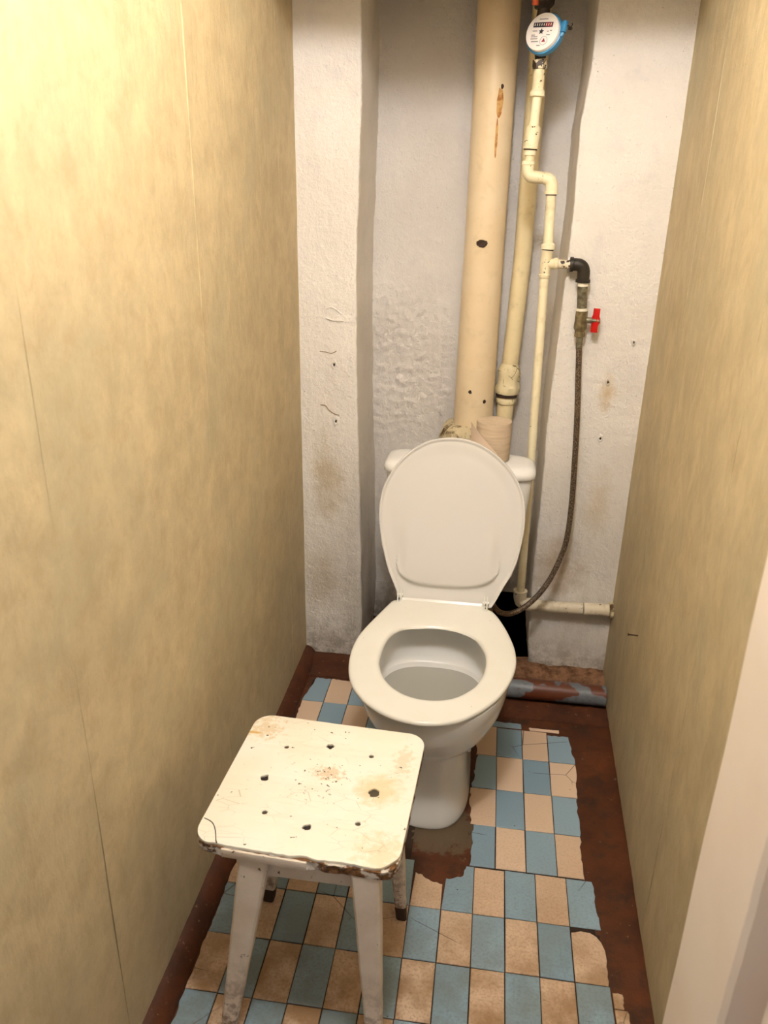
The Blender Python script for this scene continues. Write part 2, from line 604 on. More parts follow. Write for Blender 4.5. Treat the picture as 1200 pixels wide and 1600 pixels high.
# dark shaft behind the toilet, through floor and wall
bm = B()
box(bm, HX0, HX1, 2.36, 3.0, -0.70, -0.66)
box(bm, HX0 - 0.03, HX0, 2.36, 3.0, -0.70, -0.021)
box(bm, HX1, HX1 + 0.03, 2.36, 3.0, -0.70, -0.021)
box(bm, HX0, HX1, 2.97, 3.0, -0.66, 0.3)
box(bm, HX0, HX1, 2.34, 2.361, -0.66, -0.121)
box(bm, HX0 - 0.03, HX1 + 0.03, 2.64, 3.0, 0.24, 0.28)
box(bm, HX0 - 0.03, HX0, 2.64, 3.0, -0.02, 0.24)
box(bm, HX1, HX1 + 0.03, 2.64, 3.0, -0.02, 0.24)
tag(build('trim_1', bm, dark, smooth=0), kind='structure')


def wall_backing(name, pts, m):
    bm = B()
    (xa, ya), (xb, yb), out = pts
    vs0 = [(xa, ya), (xb, yb), (xb + out, yb), (xa + out, ya)]
    loft(bm, [[(x, y, -0.05) for x, y in vs0], [(x, y, 2.52) for x, y in vs0]])
    bmesh.ops.recalc_face_normals(bm, faces=bm.faces)
    o = build(name, bm, m, smooth=0)
    return tag(o, kind='structure')


wall_left = wall_backing('wall_left', ((X_L - 0.0028, 0.2), (X_L - 0.0028, 2.7), -0.12), seam)
wall_right = wall_backing('wall_right', ((xr(0.4) + 0.0028, 0.4), (xr(2.7) + 0.0028, 2.7), 0.12), seam)


def paper_strip(parent, side, ya, yb, m, seed, ridge=0.0):
    """one hung length of wallpaper, slightly wavy, its bottom edge torn"""
    bm = B()
    n_y, n_z = 26, 120
    rows_f, rows_b = [], []
    for j in range(n_z + 1):
        rf = []
        for i in range(n_y + 1):
            y = ya + (yb - ya) * i / n_y
            zb = 0.012 + 0.006 * N3(y * 9, seed, 2.0) + 0.004 * N3(y * 40, seed, 3.0)
            z = zb + (2.5 - zb) * j / n_z
            e = 0.0007 * N3(y * 11, z * 4, seed) + 0.0005 * N3(y * 35, z * 12, seed)
            e += 0.0010 * (1 - sm(0, 0.012, min(y - ya, yb - y))) * N3(seed, z * 3, 5.0)
            if i == 0:
                e += ridge * (0.5 + 0.8 * N3(z * 2.5, seed, 7)) * sm(0.8, 1.3, z)
            if side < 0:
                x = X_L + e
                ye = y + (0.0012 * N3(z * 3, seed, 1) if 0 < i < n_y else 0)
                if i == 0:
                    ye -= 0.0017 * sm(0.45, 1.1, z)
            else:
                x = xr(y) - e
                ye = y
            rf.append(Vector((x, ye, z)))
        rows_f.append(rf)
    loft(bm, rows_f, False, False, closed=False)
    if side > 0:
        bmesh.ops.reverse_faces(bm, faces=bm.faces)
    # give the sheet a thickness
    r = bmesh.ops.extrude_face_region(bm, geom=bm.faces[:])
    for g in r['geom']:
        if isinstance(g, bmesh.types.BMVert):
            g.co.x += 0.0022 * side
    bmesh.ops.recalc_face_normals(bm, faces=bm.faces)
    return build('wallpaper_strip', bm, m, parent, smooth=60)


for k, (a, b) in enumerate(((0.30, 0.8985), (0.9005, 1.5035), (1.5055, 2.110), (2.112, 2.292))):
    paper_strip(wall_left, -1, a, b, paper_l, 11.3 + 3 * k, 0.0022 if k == 2 else 0.0008)
for k, (a, b) in enumerate(((0.62, 1.302), (1.304, 1.898), (1.900, 2.315))):
    paper_strip(wall_right, 1, a, b, paper_r, 31.7 + 3 * k)


# plastered piers and the recess behind the pipes
def pier(name, path_fn, lump_fn, m, z0, z1, nz, flip=False):
    bm = B()
    rings = []
    for j in range(nz + 1):
        z = z0 + (z1 - z0) * j / nz
        rings.append([lump_fn(Vector(p), z) for p in path_fn(z)])
    loft(bm, rings, False, False, closed=False)
    bmesh.ops.recalc_face_normals(bm, faces=bm.faces)
    # normals must look into the room (towards -y for the first faces)
    f = bm.faces[:][0]
    if flip:
        bmesh.ops.reverse_faces(bm, faces=bm.faces)
    o = build(name, bm, m, smooth=70)
    return tag(o, kind='structure')


def interp(tab, z):
    for (z0, v0), (z1, v1) in zip(tab[:-1], tab[1:]):
        if z <= z1:
            t = max(0.0, (z - z0) / (z1 - z0))
            return v0 + (v1 - v0) * t
    return tab[-1][1]


def lin(a, b, n):
    return [a + (b - a) * i / n for i in range(n + 1)]


PL = ((0.0, -0.376), (0.15, -0.372), (0.54, -0.381), (1.03, -0.395), (1.32, -0.396), (1.72, -0.385), (2.05, -0.389))
PR = ((0.0, 0.200), (0.05, 0.190), (0.11, 0.182), (0.23, 0.179), (0.37, 0.175), (0.59, 0.177), (0.87, 0.174), (1.06, 0.178),
      (1.25, 0.183), (1.45, 0.186), (1.65, 0.181), (1.79, 0.194), (2.05, 0.197))


def left_path(z):
    xe = interp(PL, z) + 0.0022 * N3(z * 14, 3, 1) + 0.0014 * N3(z * 45, 3, 1)
    r = 0.006
    pts = [(x, 2.29, z) for x in lin(-0.60, xe - r, 26)]
    pts += [(xe - r + r * math.sin(a), 2.29 + r - r * math.cos(a), z) for a in (0.4, 0.8, 1.2)]
    pts += [(xe, y, z) for y in lin(2.29 + r, 2.62, 26)]
    return pts


def left_lump(p, z):
    f = 0.0030 * N3(p.x * 9, p.y * 9, z * 7) + 0.0011 * N3(p.x * 45, p.y * 45, z * 45)
    low = 1 - sm(0.0, 0.5, z)
    f += 0.0012 * low * N3(p.x * 90, p.y * 90, z * 90)
    return Vector((p.x + (f if p.y > 2.3 else 0), p.y + (f if p.y < 2.3 else 0), z))


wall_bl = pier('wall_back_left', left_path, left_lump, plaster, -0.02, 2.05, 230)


def right_path(z):
    xe = interp(PR, z) + 0.0022 * N3(z * 14, 9, 1) + (0.0012 + 0.002 * (1 - sm(0.0, 0.5, z))) * N3(z * 50, 9, 1)
    r = 0.006 + 0.010 * (1 - sm(0.0, 0.12, z))
    pts = [(xe, y, z) for y in lin(2.62, 2.29 + r, 26)]
    pts += [(xe + r - r * math.cos(a), 2.29 + r - r * math.sin(a), z) for a in (0.4, 0.8, 1.2)]
    pts += [(x, 2.29, z) for x in lin(xe + r, 0.46, 30)]
    return pts


def right_lump(p, z):
    f = 0.0025 * N3(p.x * 9, p.y * 9 + 5, z * 7) + 0.0010 * N3(p.x * 45, p.y * 45, z * 45 + 3)
    low = 1 - sm(0.2, 0.6, z)
    f += 0.0016 * low * N3(p.x * 70, p.y * 70, z * 70)
    return Vector((p.x + (f if p.y > 2.31 else 0), p.y + (f if p.y < 2.31 else 0), z))


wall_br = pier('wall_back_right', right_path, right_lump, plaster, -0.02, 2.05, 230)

bm = B()
rows = []
for j in range(341):
    z = 0.14 + (2.05 - 0.14) * j / 340
    row = []
    for i in range(111):
        x = -0.40 + 0.62 * i / 110
        flake = sm(0.55, 0.85, z) * (1 - sm(1.10, 1.32, z)) * (1 - sm(-0.15, -0.08, x))
        f = 0.004 * N3(x * 7, 1, z * 6) + 0.0012 * N3(x * 50, 4, z * 50)
        k = N3(x * 30, 7, z * 26)
        f -= flake * (0.006 * abs(k) + 0.007 * max(0, N3(x * 48, 7, z * 44)) + 0.003 * N3(x * 110, 7, z * 100))
        f -= 0.0022 * sm(1.0, 1.2, z) * (1 - sm(1.5, 1.8, z)) * max(0, N3(x * 42, 2, z * 42))
        row.append(Vector((x, 2.60 + f, z)))
    rows.append(row)
loft(bm, rows, False, False, closed=False)
bmesh.ops.recalc_face_normals(bm, faces=bm.faces)
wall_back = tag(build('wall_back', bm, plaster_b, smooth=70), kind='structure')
bm = B()
box(bm, -0.42, HX0, 2.595, 2.66, -0.004, 0.145)
box(bm, -0.42, 0.24, 2.625, 2.66, 0.135, 2.05)
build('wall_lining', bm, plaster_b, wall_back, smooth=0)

# ceiling with an unseen lowered soffit, added to shade the pier tops
bm = B()
box(bm, -0.75, 0.60, 0.40, 1.84, 2.50, 2.56)
box(bm, -0.75, 0.60, 1.81, 2.75, 2.04, 2.56)
tag(build('ceiling', bm, ceilm, smooth=0), kind='structure')

bm = B()
box(bm, -0.75, 0.60, 1.755, 2.75, 2.012, 2.042, 0.002)
tag(build('unseen_shelf', bm, Mat('dark_board', S(96, 74, 52), 0.7), smooth=0), kind='structure')  # unseen shelf board, added to cast the soft shadow on the piers

# front wall around the doorway
bm = B()
box(bm, -0.75, 0.60, 0.45, 0.60, 2.06, 2.56)
box(bm, -0.75, -0.575, 0.20, 0.60, -0.05, 2.56)
box(bm, 0.33, 0.75, 0.40, 0.615, -0.05, 2.56)
tag(build('wall_front', bm, jambp, smooth=0), kind='structure')

# door jamb, right side of the doorway (rebated)
bm = B()
prof = [(0.30, 0.797), (0.40, 0.797), (0.40, 0.40), (0.318, 0.40), (0.318, 0.555), (0.338, 0.56), (0.338, 0.634), (0.305, 0.639), (0.30, 0.646)]
nz = 60
rings = []
for j in range(nz + 1):
    z = -0.02 + 2.1 * j / nz
    rings.append([(x + 0.0012 * N3(z * 6, y * 9, 1) + (0.003 * N3(z * 30, 4, 2) if (y > 0.638 and y < 0.65) else 0), y, z) for x, y in prof])
loft(bm, rings)
bmesh.ops.recalc_face_normals(bm, faces=bm.faces)
tag(build('door_1', bm, jambp, smooth=25), kind='structure')

# skirting fillets
bm = B()
rings = []
for j in range(121):
    y = 0.55 + (2.29 - 0.55) * j / 120
    e = 0.003 * N3(y * 13, 1, 2) + 0.002 * N3(y * 50, 1, 2)
    rings.append([(-0.572, y, -0.01), (-0.572, y, 0.034 + e), (-0.556, y, 0.033 + e), (-0.545, y, 0.026 + e * .6),
                  (-0.533, y, 0.012), (-0.526 + e * .6, y, 0.0018), (-0.524 + e * .6, y, -0.01)])
loft(bm, rings)
bmesh.ops.recalc_face_normals(bm, faces=bm.faces)
tag(build('baseboard_left', bm, skirt, smooth=50), kind='structure')
bm = B()
rings = []
for j in range(61):
    x = -0.55 + 0.42 * j / 60
    e = 0.004 * N3(x * 13, 5, 2) + 0.002 * N3(x * 60, 5, 2)
    rings.append([(x, 2.31, -0.01), (x, 2.31, 0.010 + e * .5), (x, 2.275, 0.012 + e * .5), (x, 2.245 + e, 0.010), (x, 2.225 + e, 0.004),
                  (x, 2.185 + e, 0.002), (x, 2.162 + e, 0.0015), (x, 2.158 + e, -0.01)])
loft(bm, rings)
bmesh.ops.recalc_face_normals(bm, faces=bm.faces)
tag(build('baseboard_back', bm, skirt, smooth=50), kind='structure')

# mortar ledge and screed lip along the right pier
ledge = Mat('pinkish_mortar_ledge', rough=0.85, spec=0.2)
ledge.color(ledge.mix(ledge.ramp(ledge.noise(36, 5, 0.7), 0.4, 0.65), S(142, 104, 76), S(84, 54, 34)))
ledge.bump(ledge.noise(80, 5, 0.7), 0.7, 0.004)
bm = B()
rings = []
for j in range(71):
    x = 0.10 + 0.335 * j / 70
    e = 0.006 * N3(x * 17, 5, 7) + 0.003 * N3(x * 60, 5, 7)
    s = sm(0.10, 0.16, x)
    rings.append([(x, 2.33, -0.012), (x, 2.33, (0.040 + e) * s), (x, 2.29, (0.044 + e) * s), (x, 2.262, (0.046 + e) * s), (x, 2.238, (0.040 + e) * s),
                  (x, 2.222 + e, 0.020 * s), (x, 2.20 + e, 0.002), (x, 2.196 + e, -0.012)])
loft(bm, rings)
bmesh.ops.recalc_face_normals(bm, faces=bm.faces)
tag(build('trim_2', bm, ledge, smooth=50), kind='structure')
bm = B()
rings = []
for j in range(71):
    x = 0.03 + 0.40 * j / 70
    e = 0.004 * N3(x * 17, 8, 7) + 0.003 * N3(x * 60, 8, 7)
    rings.append([(x, 2.118 + e, -0.012), (x, 2.116 + e, 0.012 + e * .8), (x, 2.098 + e, 0.013 + e * .8), (x, 2.075 + e, 0.006), (x, 2.045 + e, 0.0005),
                  (x, 2.04 + e, -0.012)])
loft(bm, rings)
bmesh.ops.recalc_face_normals(bm, faces=bm.faces)
tag(build('trim_3', bm, skirt, smooth=50), kind='structure')

# ------------------------------------------------------------------ floor tiles, each its own piece
GAP = 0.0011


def tile(poly, m, z=0.0, bev=0.0011, th=0.009):
    n = len(poly)
    bm = B()
    P = [Vector((x, y)) for x, y in poly]
    # inward offset
    area = sum(P[i].x * P[(i + 1) % n].y - P[(i + 1) % n].x * P[i].y for i in range(n))
    if area < 0:
        P.reverse()
    inner = []
    for i in range(n):
        a = (P[i] - P[i - 1])
        b = (P[(i + 1) % n] - P[i])
        na = Vector((-a.y, a.x)).normalized()
        nb = Vector((-b.y, b.x)).normalized()
        d = (na + nb)
        if d.length < 1e-6:
            d = na
        d.normalize()
        k = min(1.6, 1 / max(0.4, d.dot(na)))
        inner.append(P[i] + d * bev * k)
    dz = random.uniform(-0.0005, 0.0005)
    tx, ty = random.uniform(-0.004, 0.004), random.uniform(-0.004, 0.004)
    c = sum(P, Vector((0, 0))) / n

    def zz(p, b):
        return b + dz + (p.x - c.x) * tx + (p.y - c.y) * ty
    rings = [[(p.x, p.y, z - th) for p in P], [(p.x, p.y, zz(p, z - 0.0008)) for p in P], [(p.x, p.y, zz(p, z)) for p in inner]]
    loft(bm, rings, False, True)
    return build('tile', bm, m, floor, smooth=0)


def jag(p, q, amp=0.003, n=9, seed=None):
    """points from p (included) to q (excluded) along a broken edge"""
    out = [p]
    dx, dy = q[0] - p[0], q[1] - p[1]
    L = math.hypot(dx, dy)
    nxv, nyv = -dy / L, dx / L
    for i in range(1, n):
        t = i / n + random.uniform(-0.25, 0.25) / n
        o = random.uniform(-amp, amp)
        out.append((p[0] + dx * t + nxv * o, p[1] + dy * t + nyv * o))
    return out


def quad(xa, xb, ya, yb, m, L=0, Rr=0, T=0, Bt=0, xa2=None, xb2=None, yb2=None, ya2=None, g=GAP):
    """rectangle; flags mark the cut, ragged sides. xa2/xb2 = x at the far end; ya2/yb2 = y at the right end"""
    xa2 = xa if xa2 is None else xa2
    xb2 = xb if xb2 is None else xb2
    ya2 = ya if ya2 is None else ya2
    yb2 = yb if yb2 is None else yb2
    j = lambda: random.uniform(-0.0006, 0.0006)
    c = [(xa + g + j(), ya + g + j()), (xb - g + j(), ya2 + g + j()), (xb2 - g + j(), yb2 - g + j()), (xa2 + g + j(), yb - g + j())]
    poly = []
    for i, f in enumerate((Bt, Rr, T, L)):
        p, q = c[i], c[(i + 1) % 4]
        poly += jag(p, q, f) if f else [p]
    return tile(poly, m)


BL, BE = tile_blue, tile_beige


def xb(k):
    return 0.0435 + 0.0714 * k


rows = {'E': (1.312, 1.4455, -1), 'F': (1.179, 1.312, 0), 'G': (1.045, 1.179, 1), 'H': (0.911, 1.045, 2), 'I': (0.777, 0.911, 3), 'J': (0.643, 0.777, 4)}
for rname, (ya, yb, ri) in rows.items():
    for k in range(-8, 4):
        m = BE if (k + ri) % 2 else BL
        xa, xc = xb(k), xb(k + 1)
        if k == -8:
            quad(-0.5245, xc, ya, yb, m, L=0.0025, xa2=-0.5245)
        elif rname == 'E' and k == -2:
            tile([(xa + GAP, ya + GAP), (xc - GAP, ya + GAP)] + jag((xc - GAP, 1.383), (-0.058, 1.389), 0.002, 4)
                 + jag((-0.058, 1.389), (-0.078, 1.404), 0.003, 4) + jag((-0.078, 1.404), (xa + GAP, 1.408), 0.002, 4), m)
        elif rname == 'E' and k == -1:
            tile([(xa + GAP, ya + GAP), (xc - GAP, ya + GAP), (xc - GAP, yb - GAP)] + jag((0.024, yb - GAP), (0.018, 1.415), 0.002, 4)
                 + jag((0.018, 1.415), (xa + GAP, 1.398), 0.003, 7), m)
        elif rname == 'E' and k == 3:
            quad(xa, 0.325, ya, yb, m, Rr=0.003, xb2=0.318)
        elif rname == 'F' and k == 3:
            tile([(xa + GAP, ya + GAP)] + jag((0.325, ya + GAP), (0.328, 1.245), 0.0015, 6)
                 + [(0.3275, 1.262), (0.322, 1.280), (0.313, 1.294), (0.300, 1.302), (0.280, 1.3035), (xa + 0.010, 1.299), (xa + GAP, 1.297)], m)
        else:
            quad(xa, xc, ya, yb, m)
    if rname == 'G':
        quad(0.3305, 0.351, 1.133, 1.167, BE, Rr=0.002, T=0.001, g=0.0006)
        quad(0.3305, 0.357, 1.047, 1.1315, BE, Rr=0.003)
    if rname in 'HIJ':
        quad(0.3305, 0.352, ya, yb, BL if ri % 2 == 0 else BE, Rr=0.003)

# right-hand field beside the pedestal
cx = [0.022, 0.0925, 0.166, 0.2395, 0.306]
for r, (ya, yb) in enumerate(((1.856, 1.990), (1.719, 1.856), (1.583, 1.719), (1.448, 1.583))):
    for k in range(4):
        m = BL if (k + r) % 2 else BE
        if k == 0:
            xa = (0.034, 0.026, 0.027, 0.030)[r]
            quad(xa, cx[1], ya, yb, m, L=0.004, xa2=(0.036, 0.040, 0.022, 0.035)[r])
        elif k == 3:
            xc = (0.314, 0.309, 0.304, 0.303)[r]
            quad(cx[3], xc, ya, yb - (0.014 if r == 0 else 0), m, Rr=0.003, xb2=(0.303, 0.314, 0.307, 0.303)[r], T=0.002 if r == 0 else 0)
        else:
            quad(cx[k], cx[k + 1], ya, yb - (0.003 if r == 0 else 0), m)
quad(0.060, 0.166, 1.9925, 2.018, BL, T=0.003, L=0.002, ya2=1.9925, yb2=2.017)
quad(0.189, 0.276, 1.9895, 2.004, BE, T=0.002, Rr=0.002, L=0.002)

# left-hand field between wall and bowl
lx = [-0.519, -0.449, -0.3735, -0.298, -0.2225, -0.147, -0.1]
for r, (ya, yb) in enumerate(((2.026, 2.154), (1.891, 2.026), (1.756, 1.891), (1.621, 1.756), (1.486, 1.621), (1.4465, 1.486))):
    for k in range(5):
        m = BL if (k + r) % 2 == 0 else BE
        quad(lx[k], lx[k + 1], ya, yb, m, L=0.003 if k == 0 else 0, T=0.004 if r == 0 else 0,
             xa2=(-0.500 if (k == 0 and r == 0) else None))
bm = B()
for (a, b, c, d) in ((-0.508, 0.320, 0.64, 1.30), (-0.508, -0.11, 1.30, 2.14), (-0.508, -0.106, 1.29, 1.44), (0.045, 0.312, 1.29, 1.442), (0.045, 0.300, 1.44, 1.975)):
    box(bm, a, b, c, d, -0.004, -0.0022)
build('grout', bm, grout, floor, smooth=0)

# ------------------------------------------------------------------ drain stack (wide pipe)
P = thing('drain_pipe', (-0.045, 2.50, 0.0), 'wide beige painted vertical drain pipe in the wall recess behind the toilet', 'pipe')
bm = B()
zs = lin(-0.30, 2.02, 60)
rads = []
for z in zs:
    r = 0.0585 + 0.0035 * (1 - sm(0.9, 1.5, z))
    rads.append(r)
pts = [(-0.047 + 0.0006 * math.sin(z * 5), 2.50, z) for z in zs]
sweep(bm, pts, rads, 40)
build('pipe_shaft', bm, pipe_big, P)
bm = B()
for zc, t in ((0.98, 0.0016), (0.945, 0.0016)):
    sweep(bm, [(-0.047, 2.50, zc - 0.002), (-0.047, 2.50, zc - 0.0008), (-0.047, 2.50, zc + 0.0008), (-0.047, 2.50, zc + 0.002)],
          [0.060, 0.0625, 0.0625, 0.060], 40)
build('paint_ridge', bm, pipe_big, P)


def chip_on(parent, name, m, axis, r, ang, z, w, h, seed, th=0.0012):
    """ragged patch wrapped on a vertical pipe; ang measured from -y towards +x"""
    bm = B()
    n = 28
    ring0, ring1 = [], []
    for k in range(n):
        t = 2 * PI * k / n
        q = 1 + 0.28 * N3(math.cos(t) * 2 + seed, math.sin(t) * 2, seed)
        da = w / 2 / r * math.cos(t) * q
        zz = z + h / 2 * math.sin(t) * q
        a = ang + da
        for ring, rr in ((ring0, r - 0.001), (ring1, r + th)):
            ring.append((axis[0] + rr * math.sin(a), axis[1] - rr * math.cos(a), zz))
    loft(bm, [ring0, ring1])
    bmesh.ops.recalc_face_normals(bm, faces=bm.faces)
    return build(name, bm, m, parent, smooth=0)


AX = (-0.047, 2.50)
c_ = chip_on(P, 'bare_patch', chipbrown, AX, 0.0605, -0.10, 1.352, 0.034, 0.021, 3.1)
tag(c_, label='dark oval bare patch')
c_ = chip_on(P, 'rust_streak', rust, AX, 0.059, 0.33, 1.715, 0.018, 0.075, 5.3, 0.0006)
c_ = chip_on(P, 'rust_streak', rust, AX, 0.059, 0.27, 1.63, 0.007, 0.10, 6.1, 0.0006)
chip_on(P, 'bare_patch', chipbrown, AX, 0.0585, 0.40, 1.757, 0.008, 0.012, 7.7)
chip_on(P, 'bare_patch', chipbrown, AX, 0.062, -0.22, 0.912, 0.011, 0.012, 8.7)
chip_on(P, 'bare_patch', chipbrown, AX, 0.062, 0.55, 0.882, 0.010, 0.012, 9.9)
bm = B()
rings = []
for j, (rr, z) in enumerate(((0.066, 0.60), (0.084, 0.63), (0.088, 0.70), (0.086, 0.755), (0.078, 0.782), (0.068, 0.796), (0.060, 0.800))):
    ring = []
    for k in range(48):
        a = 2 * PI * k / 48
        p = Vector((AX[0] + rr * math.cos(a), AX[1] + rr * math.sin(a), z))
        f = 0.012 * N3(p.x * 28, p.y * 28, z * 28) + 0.006 * N3(p.x * 75, p.y * 75, z * 75)
        g = 1.0 + (0.22 if math.cos(a - 3.6) > 0.4 else 0)
        ring.append((min(0.016, AX[0] + (rr * g + f) * math.cos(a)), min(2.593, AX[1] + (rr * g + f) * math.sin(a)), z + f * 0.6))
    rings.append(ring)
loft(bm, rings)
bmesh.ops.recalc_face_normals(bm, faces=bm.faces)
tag(build('mortar_collar', bm, mortar, P), label='crumbling cracked mortar collar')

# ------------------------------------------------------------------ middle riser
P = thing('riser_pipe', (0.055, 2.525, 0.0), 'cream painted riser pipe with cracked bulging coupling, right of the wide drain pipe', 'pipe')


def xm(z):
    return interp(((0.3, 0.040), (0.82, 0.052), (1.315, 0.0695), (2.05, 0.068)), z)


bm = B()
zs = lin(0.955, 2.02, 40)
sweep(bm, [(xm(z), 2.525, z) for z in zs], 0.0265, 32, wob=0.0006)
build('pipe_shaft', bm, pipe_mid, P)
bm = B()
zs = lin(-0.30, 0.90, 40)
sweep(bm, [(xm(max(z, 0.3)), 2.525, z) for z in zs], 0.0262, 32, wob=0.0006)
build('lower_pipe', bm, pipe_mid, P)
bm = B()
prof = ((0.862, 0.030), (0.866, 0.0315), (0.876, 0.0315), (0.880, 0.0290), (0.892, 0.029), (0.895, 0.0365), (0.903, 0.039), (0.917, 0.0395),
        (0.924, 0.0355), (0.936, 0.034), (0.95, 0.0345), (0.962, 0.0365), (0.972, 0.0345), (0.982, 0.030), (0.99, 0.027))
sweep(bm, [(xm(z), 2.525, z) for z, r in prof], [r for z, r in prof], 40, wob=0.0035, seed=3)
tag(build('coupling', bm, pipe_crack, P), label='bulging cracked coupling')
bm = B()
sweep(bm, [(xm(.88), 2.525, 0.884), (xm(.88), 2.525, 0.8935)], 0.0335, 32, wob=0.002)
build('crack_gap', bm, chipbrown, P)

# ------------------------------------------------------------------ cold water pipe with its elbows
YW = 2.262
P = thing('water_pipe', (0.13, YW, 0.0), 'thin pale yellow water pipe with elbows and tee below the round meter', 'pipe')


def seg(name, pts, rad, m, seg_=24, wob=0.0, parent=None, label=None):
    bm = B()
    sweep(bm, pts, rad, seg_, wob=wob)
    o = build(name, bm, m, parent or P)
    if label:
        o['label'] = label
    return o


def vert(name, prof, xt, m, y=YW, **k):
    return seg(name, [(interp(xt, z), y, z) for z, r in prof], [r for z, r in prof], m, **k)


xt = ((1.50, 0.057), (1.60, 0.060), (1.64, 0.063), (1.72, 0.066), (1.80, 0.066))
vert('upper_pipe', [(1.728, 0.0145), (1.745, 0.0150), (1.765, 0.0148), (1.776, 0.0122)], xt, pipe_chip)
vert('coupling', [(1.714, 0.0122), (1.716, 0.0178), (1.7165, 0.0186), (1.726, 0.0186), (1.727, 0.0178), (1.732, 0.0150)], xt, pipe_thin, wob=0.0006)
vert('upper_pipe', [(1.650, 0.0135), (1.665, 0.0125), (1.70, 0.0120), (1.718, 0.0120)], xt, pipe_thin)
vert('coupling', [(1.5960, 0.0170), (1.5965, 0.0196), (1.600, 0.0204), (1.603, 0.0196), (1.640, 0.0196), (1.645, 0.0188), (1.650, 0.0140)], xt, pipe_chip, wob=0.0006)
vert('crack_gap', [(1.5935, 0.0165), (1.5965, 0.0175)], xt, chipbrown)
vert('pipe_ring', [(1.581, 0.0116), (1.5815, 0.0150), (1.590, 0.0150), (1.5945, 0.0142)], xt, pipe_thin)
vert('upper_pipe', [(1.550, 0.0118), (1.590, 0.0118)], xt, pipe_chip)
# elbow 1: down then right
seg('elbow', bent((0.0575, YW, 1.566), (0.0575, YW, 1.531), (0.096, YW, 1.529), 0.020), [0.0160] + [0.0160] * 9 + [0.0150], pipe_chip, wob=0.0008)
vert('pipe_ring', [(1.558, 0.0155), (1.560, 0.0176), (1.567, 0.0176), (1.569, 0.0140)], ((1.5, 0.0575), (1.6, 0.0575)), pipe_thin)
seg('cross_pipe', [(0.085, YW, 1.530), (0.108, YW, 1.528)], 0.0138, pipe_chip)
seg('elbow', bent((0.099, YW, 1.5285), (0.1225, YW, 1.527), (0.1225, YW, 1.494), 0.022), 0.0158, pipe_thin, wob=0.0006)
vert('pipe_ring', [(1.489, 0.0140), (1.4895, 0.0182), (1.4965, 0.0182), (1.497, 0.0150)], ((1.4, 0.1225), (1.6, 0.1225)), pipe_thin)
vert('crack_gap', [(1.4865, 0.0136), (1.490, 0.0160)], ((1.4, 0.1225), (1.6, 0.1225)), chipbrown)
xt2 = ((0.30, 0.141), (0.60, 0.1375), (0.893, 0.1325), (1.283, 0.1245), (1.316, 0.1245), (1.36, 0.1275), (1.487, 0.1222))
vert('middle_pipe', [(1.35, 0.0130), (1.42, 0.0130), (1.495, 0.0130)], xt2, pipe_thin)
vert('coupling', [(1.353, 0.0150), (1.3535, 0.0188), (1.365, 0.0184), (1.3655, 0.0172), (1.370, 0.0130)], xt2, pipe_thin, wob=0.0006)
vert('crack_gap', [(1.350, 0.0150), (1.3538, 0.0165)], xt2, chipbrown)
bm = B()
prof = [(1.280, 0.0148), (1.283, 0.0160), (1.288, 0.0160), (1.290, 0.0136), (1.30, 0.0142), (1.316, 0.0148), (1.335, 0.0142), (1.345, 0.0140), (1.347, 0.0152), (1.353, 0.0152)]
sweep(bm, [(interp(xt2, z), YW, z) for z, r in prof], [r for z, r in prof], 24, wob=0.0006)
sweep(bm, [(0.126, YW, 1.316), (0.140, YW, 1.316), (0.146, YW, 1.3165), (0.148, YW, 1.3165), (0.156, YW, 1.3165), (0.157, YW, 1.3165)],
      [0.0138, 0.0134, 0.0134, 0.0158, 0.0158, 0.013], 24, wob=0.0008)
build('tee', bm, pipe_chip, P)
zs = lin(0.305, 1.285, 50)
seg('lower_pipe', [(interp(xt2, z), YW, z) for z in zs], 0.0122, pipe_thin, wob=0.0005)
seg('elbow', bent((0.1405, YW, 0.325), (0.1405, YW, 0.283), (0.180, YW, 0.277), 0.020), [0.0215] + [0.0195] * 9 + [0.0215], pipe_low, wob=0.003)
bm = B()
sweep(bm, [(0.172, YW, 0.276), (0.20, YW, 0.2765), (0.25, YW, 0.277), (0.30, YW, 0.278), (0.338, YW, 0.279)], [0.0165, 0.0168, 0.0185, 0.0190, 0.0190], 24, wob=0.0016)
build('branch_pipe', bm, pipe_low, P)
bm = B()
sweep(bm, [(0.341, YW, 0.279), (0.343, YW, 0.279), (0.38, YW, 0.280), (0.41, YW, 0.2805), (0.4305, YW, 0.281)], [0.0185, 0.0205, 0.0200, 0.0195, 0.0205], 24, wob=0.0022)
build('branch_pipe', bm, pipe_low, P)
bm = B()
sweep(bm, [(0.418, YW, 0.281), (0.423, YW, 0.281), (0.431, YW, 0.281)], [0.020, 0.0245, 0.026], 24, wob=0.006)
build('mortar_collar', bm, mortar, P)

# ------------------------------------------------------------------ ball valve on the branch
YV = 2.254
P = thing('ball_valve', (0.235, YV, 1.127), 'red handled ball valve on black elbow and grey nipple, over the right pier', 'valve')
seg('nipple', [(0.1575, YW, 1.3165), (0.17, YW - .002, 1.3165), (0.198, YV, 1.3165)], 0.0118, pipe_mat('flaking_nipple_paint', S(230, 214, 190), S(216, 200, 170), 0.53, 0.5, 75))
seg('elbow', bent((0.190, YV, 1.317), (0.2265, YV, 1.317), (0.2268, YV, 1.272), 0.022), 0.0168, blackiron, label='black iron elbow')
seg('elbow_bead', [(0.188, YV, 1.317), (0.1885, YV, 1.317), (0.1965, YV, 1.317), (0.198, YV, 1.317)], [0.0160, 0.0195, 0.0195, 0.0165], blackiron)
seg('elbow_bead', [(0.2268, YV, 1.280), (0.2268, YV, 1.279), (0.2268, YV, 1.272), (0.2268, YV, 1.2712)], [0.0165, 0.0195, 0.0195, 0.0165], blackiron)
